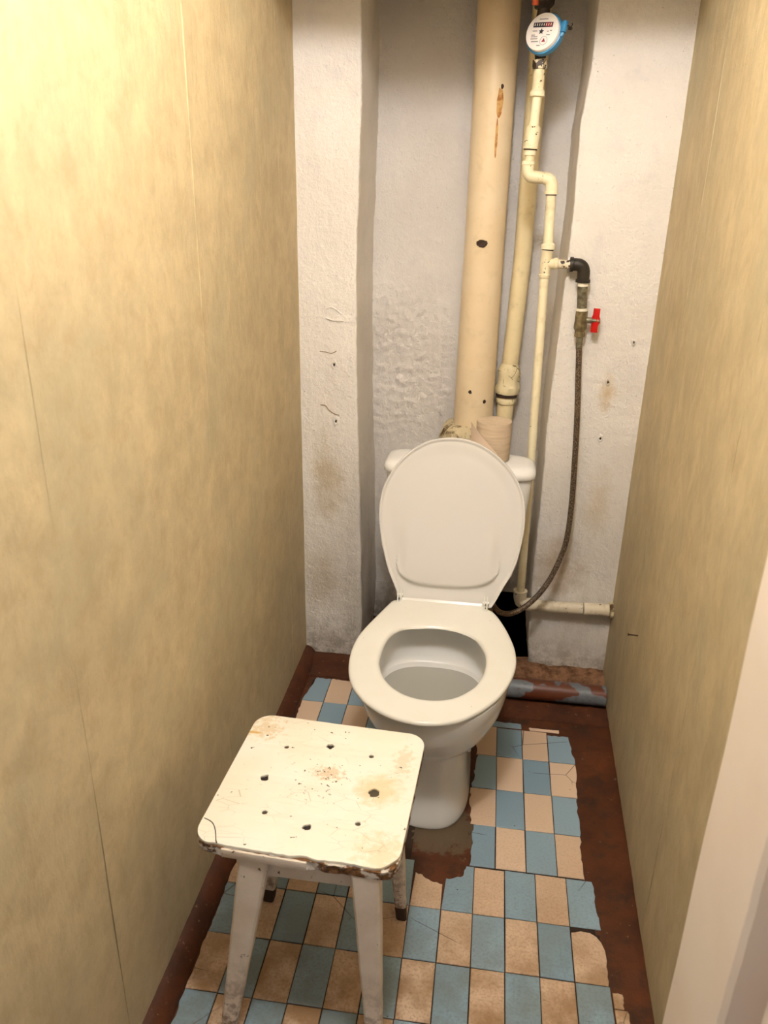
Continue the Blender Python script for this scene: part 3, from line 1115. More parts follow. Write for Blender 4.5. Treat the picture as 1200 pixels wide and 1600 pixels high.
seg('tape_wrap', [(0.2272, YV, 1.273), (0.2276, YV, 1.262)], 0.0142, tape)
seg('nipple', [(0.2275, YV, 1.264), (0.2325, YV, 1.200)], 0.0135, greysteel)
seg('tape_wrap', [(0.2322, YV, 1.204), (0.2328, YV, 1.194)], 0.0145, tape)
bm = B()
bp = [(1.197, 0.0150), (1.196, 0.0162), (1.168, 0.0166), (1.158, 0.0176), (1.150, 0.0176), (1.146, 0.0152), (1.140, 0.0130)]
sweep(bm, [(0.2333, YV, z) for z, r in bp], [r for z, r in bp], 8)
build('valve_body', bm, brass, P, smooth=25)
bm = B()
sweep(bm, [(0.2340, YV, 1.142), (0.2342, YV, 1.1405), (0.2345, YV, 1.128), (0.2345, YV, 1.1265)], [0.012, 0.0146, 0.0146, 0.012], 6)
build('union_nut', bm, brass, P, smooth=25)
bm = B()
sweep(bm, [(0.248, YV, 1.173), (0.262, YV - .002, 1.173)], 0.0085, 16)
sweep(bm, [(0.262, YV - .002, 1.173), (0.284, YV - .004, 1.173)], 0.0050, 12)
sweep(bm, [(0.276, YV - .004, 1.173), (0.283, YV - .004, 1.173)], 0.0085, 6)
build('valve_stem', bm, greysteel, P, smooth=25)
# butterfly handle: two offset wings
bm = B()
xh = 0.2715
outl = [(-0.0085, 0.044), (0.0100, 0.045), (0.0100, 0.018), (0.0120, 0.010), (0.0110, -0.012), (0.0085, -0.020), (0.0080, -0.042), (-0.0110, -0.043), (-0.0110, -0.016),
        (-0.0130, -0.006), (-0.0110, 0.012), (-0.0085, 0.020)]
rings = []
for d in (-0.0028, -0.0022, 0.0022, 0.0028):
    s = 1.0 if abs(d) < 0.0025 else 0.95
    ring = []
    for (a, b) in outl:
        ring.append((xh + a * s * 0.75 + d * .5, YV - 0.004 - d - a * s * 0.5 - 0.004 * sm(0.02, 0.04, abs(b)) * 1.0, 1.173 + b * s * 0.74))
    rings.append(ring)
loft(bm, rings)
bmesh.ops.recalc_face_normals(bm, faces=bm.faces)
tag(build('handle', bm, redpaint, P, smooth=30), label='red butterfly handle')

# ------------------------------------------------------------------ flexible hose
hp = [(0.2347, 2.2535, 1.130), (0.235, 2.253, 1.118), (0.2400, 2.249, 1.050), (0.251, 2.240, 0.907), (0.258, 2.235, 0.775), (0.263, 2.23, 0.637), (0.258, 2.22, 0.52),
      (0.230, 2.200, 0.427), (0.196, 2.180, 0.368), (0.155, 2.160, 0.327), (0.114, 2.140, 0.309), (0.079, 2.120, 0.319), (0.058, 2.110, 0.343), (0.049, 2.100, 0.369), (0.044, 2.10, 0.40)]
H_ = thing('flexible_hose', (0.235, 2.253, 0.30), 'dark braided flexible hose hanging from the red valve and curving to the toilet', 'hose')
bm = B()
sweep(bm, catmull(hp[1:], 12), 0.0083, 16)
build('hose_line', bm, hose_m, H_)
bm = B()
sweep(bm, [hp[0], (0.2352, 2.2528, 1.112), (0.2365, 2.2518, 1.094)], [0.0098, 0.0092, 0.0090], 16)
build('ferrule', bm, greysteel, H_)

# ------------------------------------------------------------------ water meter
MS = 0.765
mc = Vector((0.0635, 2.222, 1.851))
n = Vector((-0.47, -0.84, 0.26)).normalized()
rt = Vector((0, 0, 1)).cross(n)
rt = -rt if rt.x < 0 else rt
rt.normalize()
up = n.cross(rt)
if up.z < 0:
    up = -up
a_ = math.radians(-3)
rt, up = rt * math.cos(a_) + up * math.sin(a_), up * math.cos(a_) - rt * math.sin(a_)
P = thing('water_meter', (0.064, 2.25, 1.79), 'round water meter with white dial and blue housing at the top of the thin pipe', 'meter')


def disc(bm, c, prof, sg=48, mi=0):
    rings = []
    for d, r in prof:
        rings.append([c + n * d * MS + (rt * math.cos(2 * PI * k / sg) + up * math.sin(2 * PI * k / sg)) * r * MS for k in range(sg)])
    loft(bm, rings, mi=mi)
    bmesh.ops.recalc_face_normals(bm, faces=bm.faces)


bm = B()
disc(bm, mc, [(-0.036, 0.046), (-0.034, 0.060), (-0.018, 0.0620), (-0.014, 0.0605), (-0.012, 0.057)])
build('blue_housing', bm, bluep, P, smooth=30)
bm = B()
disc(bm, mc, [(-0.014, 0.0565), (-0.004, 0.0560), (-0.001, 0.0548), (0.0, 0.053)])
dial = build('dial', bm, dialwhite, P, smooth=30)


def plate(bm, u0, u1, v0, v1, h=0.0006, b=-0.0004, mi=0):
    c = [(u0 * MS, v0 * MS), (u1 * MS, v0 * MS), (u1 * MS, v1 * MS), (u0 * MS, v1 * MS)]
    loft(bm, [[mc + rt * u + up * v + n * b for u, v in c], [mc + rt * u + up * v + n * h for u, v in c]], mi=mi)


bm = B()
plate(bm, -0.034, 0.033, 0.0125, 0.0265)
bmesh.ops.recalc_face_normals(bm, faces=bm.faces)
build('counter_window', bm, ink, dial, smooth=0)
for q in range(8):
    bm = B()
    u = -0.0315 + q * 0.0079
    plate(bm, u, u + 0.0066, 0.0140, 0.0250, 0.0011, 0.0)
    plate(bm, u + 0.0022, u + 0.0044, 0.0160, 0.0230, 0.0016, 0.0, 1)
    bmesh.ops.recalc_face_normals(bm, faces=bm.faces)
    build('digit_wheel', bm, [ink if q < 5 else inkred, tape], dial, smooth=0)
pr = Mat('grey_print', S(128, 120, 122), 0.6)
for u0, u1, v in ((-0.018, 0.012, 0.036), (-0.033, -0.017, 0.002), (-0.034, -0.022, -0.010), (-0.034, -0.012, -0.015), (-0.034, -0.010, -0.021),
                  (-0.030, -0.006, -0.029), (0.018, 0.030, -0.010), (-0.008, 0.004, -0.041), (0.018, 0.024, 0.0), (0.028, 0.034, 0.002)):
    bm = B()
    plate(bm, u0, u1, v - 0.0012, v + 0.0012)
    bmesh.ops.recalc_face_normals(bm, faces=bm.faces)
    build('printed_line', bm, pr, dial, smooth=0)


def star(bm, cu, cv, ro, ri, k=5):
    ring = []
    for i in range(2 * k):
        r = ro if i % 2 == 0 else ri
        a = PI / 2 + PI * i / k
        ring.append(((cu + r * math.cos(a)) * MS, (cv + r * math.sin(a)) * MS))
    loft(bm, [[mc + rt * u + up * v + n * -0.0004 for u, v in ring], [mc + rt * u + up * v + n * 0.0011 for u, v in ring]])
    bmesh.ops.recalc_face_normals(bm, faces=bm.faces)


bm = B()
star(bm, -0.002, 0.000, 0.009, 0.0042)
build('flow_star', bm, ink, dial, smooth=0)
bm = B()
rg = []
for k in range(28):
    a = 2 * PI * k / 28
    rg.append((math.cos(a), math.sin(a)))
rings = []
for r, h in ((0.0130, -0.0002), (0.0130, 0.0006), (0.0118, 0.0006), (0.0118, -0.0002)):
    rings.append([mc + rt * (0.013 + c * r) * MS + up * (-0.027 + s * r) * MS + n * h for c, s in rg])
loft(bm, rings, False, False)
bmesh.ops.recalc_face_normals(bm, faces=bm.faces)
sub = build('small_dial', bm, Mat('grey_pink_print', S(176, 156, 160), 0.6), dial, smooth=0)
bm = B()
star(bm, 0.013, -0.027, 0.0072, 0.0034, 3)
build('red_pointer', bm, inkred, dial, smooth=0)
bm = B()
hc = mc + rt * 0.0485 + up * 0.014 - n * 0.014
for d0, d1, r in ((-0.012, 0.012, 0.0075),):
    sweep(bm, [hc + up * d0, hc + up * d1], r, 14)
sweep(bm, [hc - up * 0.02 - rt * 0.003, hc - up * 0.012], 0.005, 10)
build('lid_hinge', bm, bluep, P)
bm = B()
sp_ = [hc + rt * 0.005, hc + rt * 0.010 + up * 0.003, hc + rt * 0.016 - up * 0.001, hc + rt * 0.020 + up * 0.004, hc + rt * 0.018 + up * 0.008]
sweep(bm, catmull(sp_, 5), 0.0011, 8)
sweep(bm, [hc + rt * 0.013 - up * 0.003, hc + rt * 0.021 - up * 0.004], 0.0036, 10)
build('seal_wire', bm, darkmetal, P)
bm = B()
sweep(bm, [(0.066, YW, 1.795), (0.0655, YW, 1.815), (0.0655, YW, 1.830), (0.065, YW + .004, 1.89), (0.065, YW, 1.915)], [0.0125, 0.0150, 0.0165, 0.0165, 0.0135], 20)
bmc = mc - n * 0.036
disc(bm, mc, [(-0.058, 0.030), (-0.054, 0.042), (-0.034, 0.048)])
build('meter_body', bm, darkmetal, P)
bm = B()
sweep(bm, [(0.066, YW, 1.776), (0.066, YW, 1.777), (0.066, YW, 1.796), (0.0658, YW, 1.798)], [0.0145, 0.0180, 0.0180, 0.0145], 6)
build('union_nut', bm, pipe_mat('flaked_nut_paint', S(226, 212, 178), S(214, 198, 160), 0.50, 0.5, 55), P, smooth=25)
# shut-off cock over the meter, cut by the frame
P = thing('shutoff_cock', (0.062, YW, 1.91), 'dark shut-off cock with an orange lever just over the round meter', 'valve')
bm = B()
sweep(bm, [(0.062, YW, 1.905), (0.062, YW, 1.912), (0.064, YW, 1.916), (0.066, YW, 1.95), (0.066, YW, 1.99)], [0.019, 0.022, 0.025, 0.0255, 0.020], 8)
build('cock_body', bm, darkmetal, P, smooth=25)
bm = B()
sweep(bm, [(0.044, YW - 0.012, 1.910), (0.045, YW - 0.016, 1.94), (0.047, YW - 0.016, 1.985)], [0.0085, 0.0095, 0.009], 12)
build('lever', bm, orangered, P)

# ------------------------------------------------------------------ floor pipe along the right pier
P = thing('floor_pipe', (0.30, 2.158, 0.0), 'low horizontal pipe with patchy brown and grey paint at the foot of the right pier', 'pipe')
bm = B()
xs = lin(-0.10, 0.426, 50)
sweep(bm, [(x, 2.158, 0.031) for x in xs], 0.0325, 28, wob=0.0008)
build('pipe_shaft', bm, patchy, P)

# ------------------------------------------------------------------ toilet
T = thing('toilet', (-0.085, 1.72, 0.0), 'white ceramic toilet with its lid raised against the cistern', 'toilet')
NT = 96


def egg(cx, hw, yf, yb, cy, z, nf=2.0, nb=2.0, tilt=0.0):
    ring = []
    for k in range(NT):
        a = 2 * PI * k / NT
        c, s = math.cos(a), math.sin(a)
        e = nb if s > 0 else nf
        x = cx + hw * math.copysign(abs(c) ** (2 / e), c)
        L = (yb - cy) if s > 0 else (cy - yf)
        y = cy + L * math.copysign(abs(s) ** (2 / e), s)
        ring.append(Vector((x, y, z + (y - 1.70) * tilt)))
    return ring


bm = B()
outer = [
    egg(-0.085, 0.104, 1.548, 2.06, 1.72, 0.000, 2.6, 3),
    egg(-0.085, 0.105, 1.546, 2.06, 1.72, 0.010, 2.6, 3),
    egg(-0.085, 0.098, 1.556, 2.05, 1.72, 0.030, 2.6, 3),
    egg(-0.085, 0.094, 1.562, 2.04, 1.72, 0.090, 2.5, 3),
    egg(-0.086, 0.092, 1.566, 2.02, 1.72, 0.150, 2.4, 3),
    egg(-0.087, 0.094, 1.564, 2.00, 1.72, 0.190, 2.3, 2.6),
    egg(-0.087, 0.102, 1.556, 1.99, 1.72, 0.212, 2.2, 2.4, 0.01),
    egg(-0.088, 0.124, 1.533, 1.99, 1.71, 0.230, 2.2, 2.3, 0.02),
    egg(-0.089, 0.146, 1.510, 1.99, 1.71, 0.252, 2.1, 2.2, 0.03),
    egg(-0.090, 0.163, 1.492, 2.00, 1.71, 0.280, 2.1, 2.1, 0.04),
    egg(-0.091, 0.179, 1.476, 2.01, 1.70, 0.320, 2.1, 1.9, 0.05),
    egg(-0.092, 0.189, 1.466, 2.02, 1.70, 0.360, 2.1, 1.8, 0.06),
    egg(-0.093, 0.193, 1.460, 2.03, 1.70, 0.390, 2.1, 1.75, 0.06),
    egg(-0.093, 0.192, 1.461, 2.03, 1.70, 0.398, 2.1, 1.75, 0.06),
    egg(-0.093, 0.186, 1.467, 2.02, 1.70, 0.4005, 2.1, 1.75, 0.06),
    egg(-0.093, 0.150, 1.510, 1.905, 1.70, 0.4005, 2.1, 2.2, 0.06),
    egg(-0.093, 0.146, 1.514, 1.898, 1.70, 0.394, 2.1, 2.2, 0.06),
    egg(-0.093, 0.150, 1.512, 1.896, 1.70, 0.365, 2.1, 2.4, 0.05),
    egg(-0.094, 0.152, 1.514, 1.890, 1.70, 0.330, 2.1, 2.6, 0.03),
    egg(-0.096, 0.150, 1.518, 1.876, 1.70, 0.300, 2.1, 2.8, 0.01),
    egg(-0.097, 0.1475, 1.522, 1.870, 1.70, 0.290, 2.1, 2.8, 0.0),
    egg(-0.097, 0.1450, 1.525, 1.8665, 1.70, 0.2875, 2.1, 2.8, 0.0),
    egg(-0.097, 0.1425, 1.528, 1.864, 1.70, 0.284, 2.1, 2.8, 0.0),
    egg(-0.097, 0.137, 1.533, 1.857, 1.70, 0.262, 2.1, 2.6, 0.0),
    egg(-0.097, 0.110, 1.560, 1.83, 1.70, 0.235, 2.1, 2.2, 0.0),
    egg(-0.097, 0.070, 1.600, 1.78, 1.70, 0.222, 2.0, 2.0, 0.0),
]
loft(bm, outer)
# deck that carries the cistern
deck = []
for z, hw, y0_, y1_, in ((0.27, 0.075, 1.93, 2.19), (0.33, 0.105, 1.92, 2.22), (0.40, 0.118, 1.915, 2.235), (0.4185, 0.118, 1.915, 2.235), (0.4215, 0.114, 1.92, 2.23)):
    ring = []
    for k in range(48):
        a = 2 * PI * k / 48
        c, s = math.cos(a), math.sin(a)
        ring.append((-0.083 + hw * math.copysign(abs(c) ** 0.4, c), (y0_ + y1_) / 2 + (y1_ - y0_) / 2 * math.copysign(abs(s) ** 0.4, s), z))
    deck.append(ring)
loft(bm, deck)
bmesh.ops.recalc_face_normals(bm, faces=bm.faces)
bowl = build('bowl', bm, ceramic, T, smooth=50)
bm = B()
wr = egg(-0.097, 0.1408, 1.530, 1.8618, 1.70, 0.274, 2.1, 2.75)
bm.faces.new([bm.verts.new(p) for p in wr])
build('water', bm, water_m, T, smooth=0)
for s, yy in ((1, 1.80), (-1, 1.80)):
    bm = B()
    xx = -0.085 + s * 0.094
    sweep(bm, [(xx, yy, 0.060), (xx + s * 0.006, yy, 0.060), (xx + s * 0.009, yy, 0.060)], [0.010, 0.009, 0.005], 16)
    build('bolt_cap', bm, ceramic, T)

# seat ring
so = [(-0.202, 1.98), (-0.214, 1.95), (-0.23, 1.944), (-0.261, 1.861), (-0.287, 1.787), (-0.299, 1.732), (-0.301, 1.666), (-0.292, 1.604), (-0.276, 1.558), (-0.257, 1.528),
      (-0.234, 1.501), (-0.203, 1.477), (-0.17, 1.460), (-0.134, 1.450), (-0.092, 1.447), (-0.050, 1.455), (-0.013, 1.472), (0.017, 1.496), (0.045, 1.527), (0.074, 1.570),
      (0.095, 1.619), (0.108, 1.666), (0.113, 1.706), (0.112, 1.738), (0.108, 1.77), (0.098, 1.812), (0.085, 1.854), (0.066, 1.902), (0.051, 1.929), (0.027, 1.938), (0.030, 1.973)]
si = [(-0.142, 1.828), (-0.172, 1.821), (-0.196, 1.806), (-0.213, 1.776), (-0.222, 1.736), (-0.225, 1.669), (-0.219, 1.638), (-0.208, 1.609), (-0.191, 1.583), (-0.17, 1.562),
      (-0.145, 1.546), (-0.115, 1.537), (-0.082, 1.536), (-0.051, 1.543), (-0.027, 1.556), (-0.006, 1.576), (0.014, 1.602), (0.028, 1.638), (0.035, 1.67), (0.037, 1.702),
      (0.033, 1.742), (0.017, 1.782), (0.001, 1.803), (-0.02, 1.818), (-0.046, 1.829), (-0.076, 1.834), (-0.112, 1.834)]
NS = 384
sc_ = (-0.092, 1.69)
so_s = catmull([(x, y, 0) for x, y in so[2:-2]], 8)
so_s = [(v.x, v.y) for v in so_s] + [(0.040, 1.938), (0.029, 1.940), (0.031, 1.973), (-0.085, 1.978), (-0.202, 1.982), (-0.213, 1.952)]
# densify straight runs
dn = []
for i, p in enumerate(so_s):
    q = so_s[(i + 1) % len(so_s)]
    L = math.hypot(q[0] - p[0], q[1] - p[1])
    kk = max(1, int(L / 0.006))
    dn += [(p[0] + (q[0] - p[0]) * t / kk, p[1] + (q[1] - p[1]) * t / kk) for t in range(kk)]
po = polar(dn, sc_, NS)
si_s = [(v.x, v.y) for v in catmull([(x, y, 0) for x, y in si], 8, True)]
pi_ = polar(si_s, sc_, NS)


def seat_pt(f, off, k):
    """f=0 outer edge .. 1 opening edge; off = height over the seat plane"""
    (ox, oy), (ix, iy) = po[k], pi_[k]
    lo_, li_ = math.hypot(ox, oy), math.hypot(ix, iy)
    l = lo_ + (li_ - lo_) * f
    x = sc_[0] + ox / lo_ * l
    y = sc_[1] + oy / lo_ * l
    return Vector((x, y, 0.43 + (y - 1.95) * 0.06 + off))


bm = B()
prof = [(0.14, -0.0145), (0.05, -0.0140), (0.01, -0.0115), (0.0, -0.007), (0.012, -0.0028), (0.05, -0.0006), (0.12, 0.0), (0.5, 0.0012), (0.78, 0.0),
        (0.88, -0.0016), (0.95, -0.0045), (0.985, -0.008), (1.0, -0.0115), (0.98, -0.0145)]
loft(bm, [[seat_pt(f, o, k) for k in range(NS)] for f, o in prof + [prof[0]]], False, False)
bmesh.ops.recalc_face_normals(bm, faces=bm.faces)
seat = build('seat', bm, plastic, T, smooth=60)

# raised lid
th = math.radians(13)
LO = Vector((0, 1.955, 0.445))
LT = Vector((0, math.sin(th), math.cos(th)))
LN = Vector((0, -math.cos(th), math.sin(th)))


def lidp(x, t, h):
    return LO + Vector((x, 0, 0)) + LT * t + LN * h


lo_pts = [(-0.205, -0.020), (-0.215, -0.005), (-0.227, 0.023), (-0.246, 0.066), (-0.262, 0.119), (-0.274, 0.173), (-0.280, 0.227), (-0.277, 0.27), (-0.267, 0.310), (-0.249, 0.347),
          (-0.225, 0.380), (-0.195, 0.408), (-0.156, 0.431), (-0.120, 0.441), (-0.085, 0.444), (-0.049, 0.441), (-0.009, 0.428), (0.030, 0.405), (0.066, 0.373), (0.091, 0.339),
          (0.108, 0.302), (0.117, 0.26), (0.119, 0.218), (0.115, 0.17), (0.107, 0.121), (0.094, 0.080), (0.076, 0.043), (0.058, 0.003), (0.046, -0.020)]
ls = [(v.x, v.y) for v in catmull([(x, y, 0) for x, y in lo_pts], 6)]
dn = []
for i, p in enumerate(ls):
    q = ls[(i + 1) % len(ls)]
    L = math.hypot(q[0] - p[0], q[1] - p[1])
    kk = max(1, int(L / 0.006))
    dn += [(p[0] + (q[0] - p[0]) * t / kk, p[1] + (q[1] - p[1]) * t / kk) for t in range(kk)]
lc = (-0.083, 0.20)
pl = polar(dn, lc, NS)


def ucurve(x):
    """lower edge of the moulded hollow"""
    u = (x + 0.082) / 0.142
    a = abs(u)
    if a >= 1:
        return 9.0
    return 0.024 + 0.062 * (1 - (1 - a ** 3.2) ** 0.45) + 0.004 * u


def lid_h(x, t, s):
    h = 0.0
    if s > 0.985:
        h = 0.0045
    elif s > 0.955:
        h = 0.0045 * sm(0.955, 0.985, s)
    h -= 0.004 * (1 - sm(0.80, 0.955, s))
    d = t - ucurve(x)
    hollow = sm(0.0, 0.012, d) * (1 - sm(0.05, 0.26, t)) * (1 - sm(0.80, 0.99, abs((x + 0.082) / 0.142)) * sm(0.05, 0.14, t))
    return h + 0.013 * hollow


bm = B()
ss = [1.0, 0.9975, 0.992, 0.985, 0.975, 0.965, 0.955] + [0.95 - 0.0185 * i for i in range(50)]
ss = [s for s in ss if s > 0.02]
rings = [[lidp(lc[0] + x * 0.985, lc[1] + y * 0.985, -0.016) for x, y in pl], [lidp(lc[0] + x, lc[1] + y, -0.010) for x, y in pl], [lidp(lc[0] + x, lc[1] + y, 0.001) for x, y in pl]]
for s in ss[1:]:
    rings.append([lidp(lc[0] + x * s, lc[1] + y * s, lid_h(lc[0] + x * s, lc[1] + y * s, s)) for x, y in pl])
loft(bm, rings)
bmesh.ops.recalc_face_normals(bm, faces=bm.faces)
lid = build('lid', bm, lid_plastic, T, smooth=60)

# hinges
for xh, yh in ((-0.2095, 1.951), (0.0300, 1.943)):
    bm = B()
    sweep(bm, [(xh - 0.009, yh + 0.002, 0.442), (xh + 0.009, yh + 0.002, 0.442)], 0.0045, 14)
    for dx in (-0.0045, 0.0035):
        rings = []
        for x_ in (xh + dx - 0.0016, xh + dx + 0.0016):
            rings.append([(x_, yh - 0.020, 0.425), (x_, yh - 0.016, 0.434), (x_, yh - 0.006, 0.452), (x_, yh - 0.001, 0.464), (x_, yh + 0.004, 0.462), (x_, yh + 0.008, 0.425)])
        loft(bm, rings)
    bmesh.ops.recalc_face_normals(bm, faces=bm.faces)
    build('hinge', bm, plastic, T, smooth=30)


# cistern
def rrect(cx_, cy_, hx, hy, z, e=6.0, n_=64, crown=0.0):
    ring = []
    for k in range(n_):
        a = 2 * PI * k / n_
        c, s = math.cos(a), math.sin(a)
        x = hx * math.copysign(abs(c) ** (2 / e), c)
        y = hy * math.copysign(abs(s) ** (2 / e), s)
        ring.append(Vector((cx_ + x, cy_ + y, z)))
    return ring


bm = B()
cyl = 2.160
loft(bm, [rrect(-0.074, cyl, 0.150, 0.060, 0.421), rrect(-0.074, cyl, 0.165, 0.068, 0.424), rrect(-0.073, cyl, 0.178, 0.073, 0.45), rrect(-0.071, cyl, 0.192, 0.076, 0.58),
          rrect(-0.070, cyl, 0.203, 0.077, 0.70), rrect(-0.070, cyl, 0.206, 0.077, 0.7545)])
bmesh.ops.recalc_face_normals(bm, faces=bm.faces)
build('cistern', bm, ceramic, T, smooth=50)
bm = B()
loft(bm, [rrect(-0.070, cyl - 0.002, 0.203, 0.074, 0.7525, 5), rrect(-0.070, cyl - 0.002, 0.211, 0.081, 0.753, 5), rrect(-0.070, cyl - 0.002, 0.2145, 0.0845, 0.757, 5),
          rrect(-0.070, cyl - 0.002, 0.2145, 0.0845, 0.768, 5), rrect(-0.070, cyl - 0.002, 0.212, 0.082, 0.777, 4.6), rrect(-0.070, cyl - 0.002, 0.204, 0.075, 0.784, 4.2),
          rrect(-0.070, cyl - 0.002, 0.188, 0.064, 0.7875, 4), rrect(-0.070, cyl - 0.002, 0.15, 0.045, 0.789, 4), rrect(-0.070, cyl - 0.002, 0.05, 0.015, 0.7895, 3)])
bmesh.ops.recalc_face_normals(bm, faces=bm.faces)
build('cistern_lid', bm, ceramic, T, smooth=50)

# ------------------------------------------------------------------ toilet roll
rc = (0.019, 2.165)
P = thing('toilet_roll', (rc[0], rc[1], 0.7905), 'coarse greyish toilet roll standing on the cistern lid', 'toilet roll')
bm = B()
rings = []
for z, r in ((0.7905, 0.047), (0.793, 0.0485), (0.84, 0.049), (0.897, 0.0492), (0.9005, 0.0482), (0.9015, 0.045), (0.9005, 0.030), (0.9010, 0.012), (0.898, 0.006)):
    ring = []
    for k in range(48):
        a = 2 * PI * k / 48
        rr = r * (1 + 0.012 * N3(math.cos(a) * 2, math.sin(a) * 2, z * 20))
        ring.append((rc[0] + rr * math.cos(a), rc[1] + rr * math.sin(a), z + 0.0012 * N3(math.cos(a) * r * 90, math.sin(a) * r * 90, 2)))
    rings.append(ring)
loft(bm, rings)
bmesh.ops.recalc_face_normals(bm, faces=bm.faces)
build('paper_winding', bm, rollp, P)
bm = B()
rows_ = []
for i in range(25):
    f = i / 24
    a = -2.95 + 1.62 * f                       # from the left round to the front
    zt = 0.899 - 0.006 * f - 0.072 * f ** 1.25
    rr = 0.0505 + 0.010 * (1 - f) * (1 - f)
    rows_.append([Vector((rc[0] + (rr + 0.001 * q) * math.cos(a), rc[1] + (rr + 0.001 * q) * math.sin(a), 0.7915 + (zt - 0.7915) * q / 4)) for q in range(5)])
loft(bm, rows_, False, False, closed=False)
r_ = bmesh.ops.extrude_face_region(bm, geom=bm.faces[:])
for g in r_['geom']:
    if isinstance(g, bmesh.types.BMVert):
        d = Vector((g.co.x - rc[0], g.co.y - rc[1], 0)).normalized()
        g.co += d * 0.0006
bmesh.ops.recalc_face_normals(bm, faces=bm.faces)
tag(build('loose_sheet', bm, flapp, P), label='pale loose end of the paper')

# ------------------------------------------------------------------ stool
sb = (-0.268, 1.163)
ST = thing('stool', (sb[0], sb[1], 0.0), 'square white wooden stool with chipped paint, screw holes and splayed legs', 'stool')
ang = math.radians(-2.6)
ca, sa = math.cos(ang), math.sin(ang)


def sp(x, y, z):
    return (sb[0] + x * ca - y * sa, sb[1] + x * sa + y * ca, z)


HW, HD, RC = 0.1805, 0.181, 0.036


def rr_outline(hw, hd, r, nc=8, ns=24):
    pts = []
    for (cx_, cy_, a0) in ((hw - r, -(hd - r), -PI / 2), (hw - r, hd - r, 0), (-(hw - r), hd - r, PI / 2), (-(hw - r), -(hd - r), PI)):
        arc = [(cx_ + r * math.cos(a0 + PI / 2 * i / nc), cy_ + r * math.sin(a0 + PI / 2 * i / nc)) for i in range(nc + 1)]
        if pts:
            p, q = pts[-1], arc[0]
            pts += [(p[0] + (q[0] - p[0]) * i / ns, p[1] + (q[1] - p[1]) * i / ns) for i in range(1, ns)]
        pts += arc
    p, q = pts[-1], pts[0]
    pts += [(p[0] + (q[0] - p[0]) * i / 60, p[1] + (q[1] - p[1]) * i / 60) for i in range(1, 60)]
    return pts


# chipboard core
bm = B()
o_ = rr_outline(HW, HD, RC)


def rag(x, y, z, amp):
    f = amp * N3(x * 60, y * 60, z * 90)
    front = sm(-0.12, -0.16, y)
    return f * (0.3 + front)


rings = []
for z, k_ in ((0.429, -0.004), (0.4305, 0.0), (0.436, 0.0), (0.442, -0.001), (0.4475, -0.001)):
    ring = []
    for x, y in o_:
        l = math.hypot(x, y)
        d = k_ + rag(x, y, z, 0.003)
        ring.append(sp(x * (1 + d / l), y * (1 + d / l), z))
    rings.append(ring)
loft(bm, rings)
bmesh.ops.recalc_face_normals(bm, faces=bm.faces)
build('seat_board', bm, chipboard, ST, smooth=45)

# white paint skin with worn front edge and holes
hole_spec = [(-0.355, 1.255, 0.0058, 0), (-0.269, 1.271, 0.0085, 1), (-0.182, 1.254, 0.0058, 0), (-0.374, 1.161, 0.0090, 1), (-0.161, 1.154, 0.0115, 2),
             (-0.349, 1.074, 0.0060, 0), (-0.266, 1.051, 0.0085, 1), (-0.178, 1.073, 0.0060, 0)]
cu = bpy.data.curves.new('tmp', 'CURVE')
cu.dimensions = '2D'
cu.fill_mode = 'BOTH'
cu.extrude = 0.0021
cu.bevel_depth = 0.0009
cu.bevel_resolution = 1


def spline(pts):
    s = cu.splines.new('POLY')
    s.points.add(len(pts) - 1)
    for q, (x, y) in zip(s.points, pts):
        q.co = (x, y, 0, 1)
    s.use_cyclic_u = True


op = []
for x, y in rr_outline(HW - 0.0009, HD - 0.0009, RC):
    dd = 0.0
    if y < -0.13:
        t = sm(-0.13, -0.172, y)
        k1 = N3(x * 26, 1.0, 4.0)
        dd = t * (0.0005 + 0.006 * max(0.0, k1 + 0.15) + 0.0026 * max(0.0, N3(x * 95, 3.0, 1.0)))
        dd += t * 0.004 * sm(0.02, 0.08, x)
    else:
        dd = 0.0014 * max(0.0, N3(x * 50, y * 50, 2.0) - 0.25)
    l = math.hypot(x, y)
    op.append((x * (1 - dd / l), y * (1 - dd / l)))
spline(op)
holes_local = []
for hx, hy, hr, kind in hole_spec:
    dx, dy = hx - sb[0], hy - sb[1]
    lx_, ly_ = dx * ca + dy * sa, -dx * sa + dy * ca
    holes_local.append((lx_, ly_, hr, kind))
    ring = []
    for k in range(18):
        a = -2 * PI * k / 18
        q = 1 + (0.10 if kind == 0 else 0.42) * N3(math.cos(a) * 1.6 + hx * 40, math.sin(a) * 1.6, hy * 30)
        ring.append((lx_ + hr * q * math.cos(a), ly_ + hr * q * math.sin(a)))
    spline(ring)
co_ = bpy.data.objects.new('tmp', cu)
COL.objects.link(co_)
dg = bpy.context.evaluated_depsgraph_get()
me = bpy.data.meshes.new_from_object(co_.evaluated_get(dg))
bm = B()
bm.from_mesh(me)
bpy.data.objects.remove(co_)
bpy.data.curves.remove(cu)
bpy.data.meshes.remove(me)
for v in bm.verts:
    v.co = Vector(sp(v.co.x, v.co.y, v.co.z + 0.4502))
for f in bm.faces:
    f.material_index = 0
tag(build('painted_top', bm, stool_top, ST, smooth=40), label='white painted top with dark holes')
for lx_, ly_, hr, kind in holes_local:
    bm = B()
    c = Vector(sp(lx_, ly_, 0.0))
    zt = 0.4505 if kind == 0 else (0.4488 if kind == 1 else 0.4500)
    r = hr * 1.5
    sweep(bm, [(c.x, c.y, 0.447), (c.x, c.y, zt - 0.0006), (c.x, c.y, zt)], [r, r, r * 0.8], 16)
    build('screw_head' if kind == 0 else 'hole_bottom', bm, screw_m if kind in (0, 2) else holedark, ST)

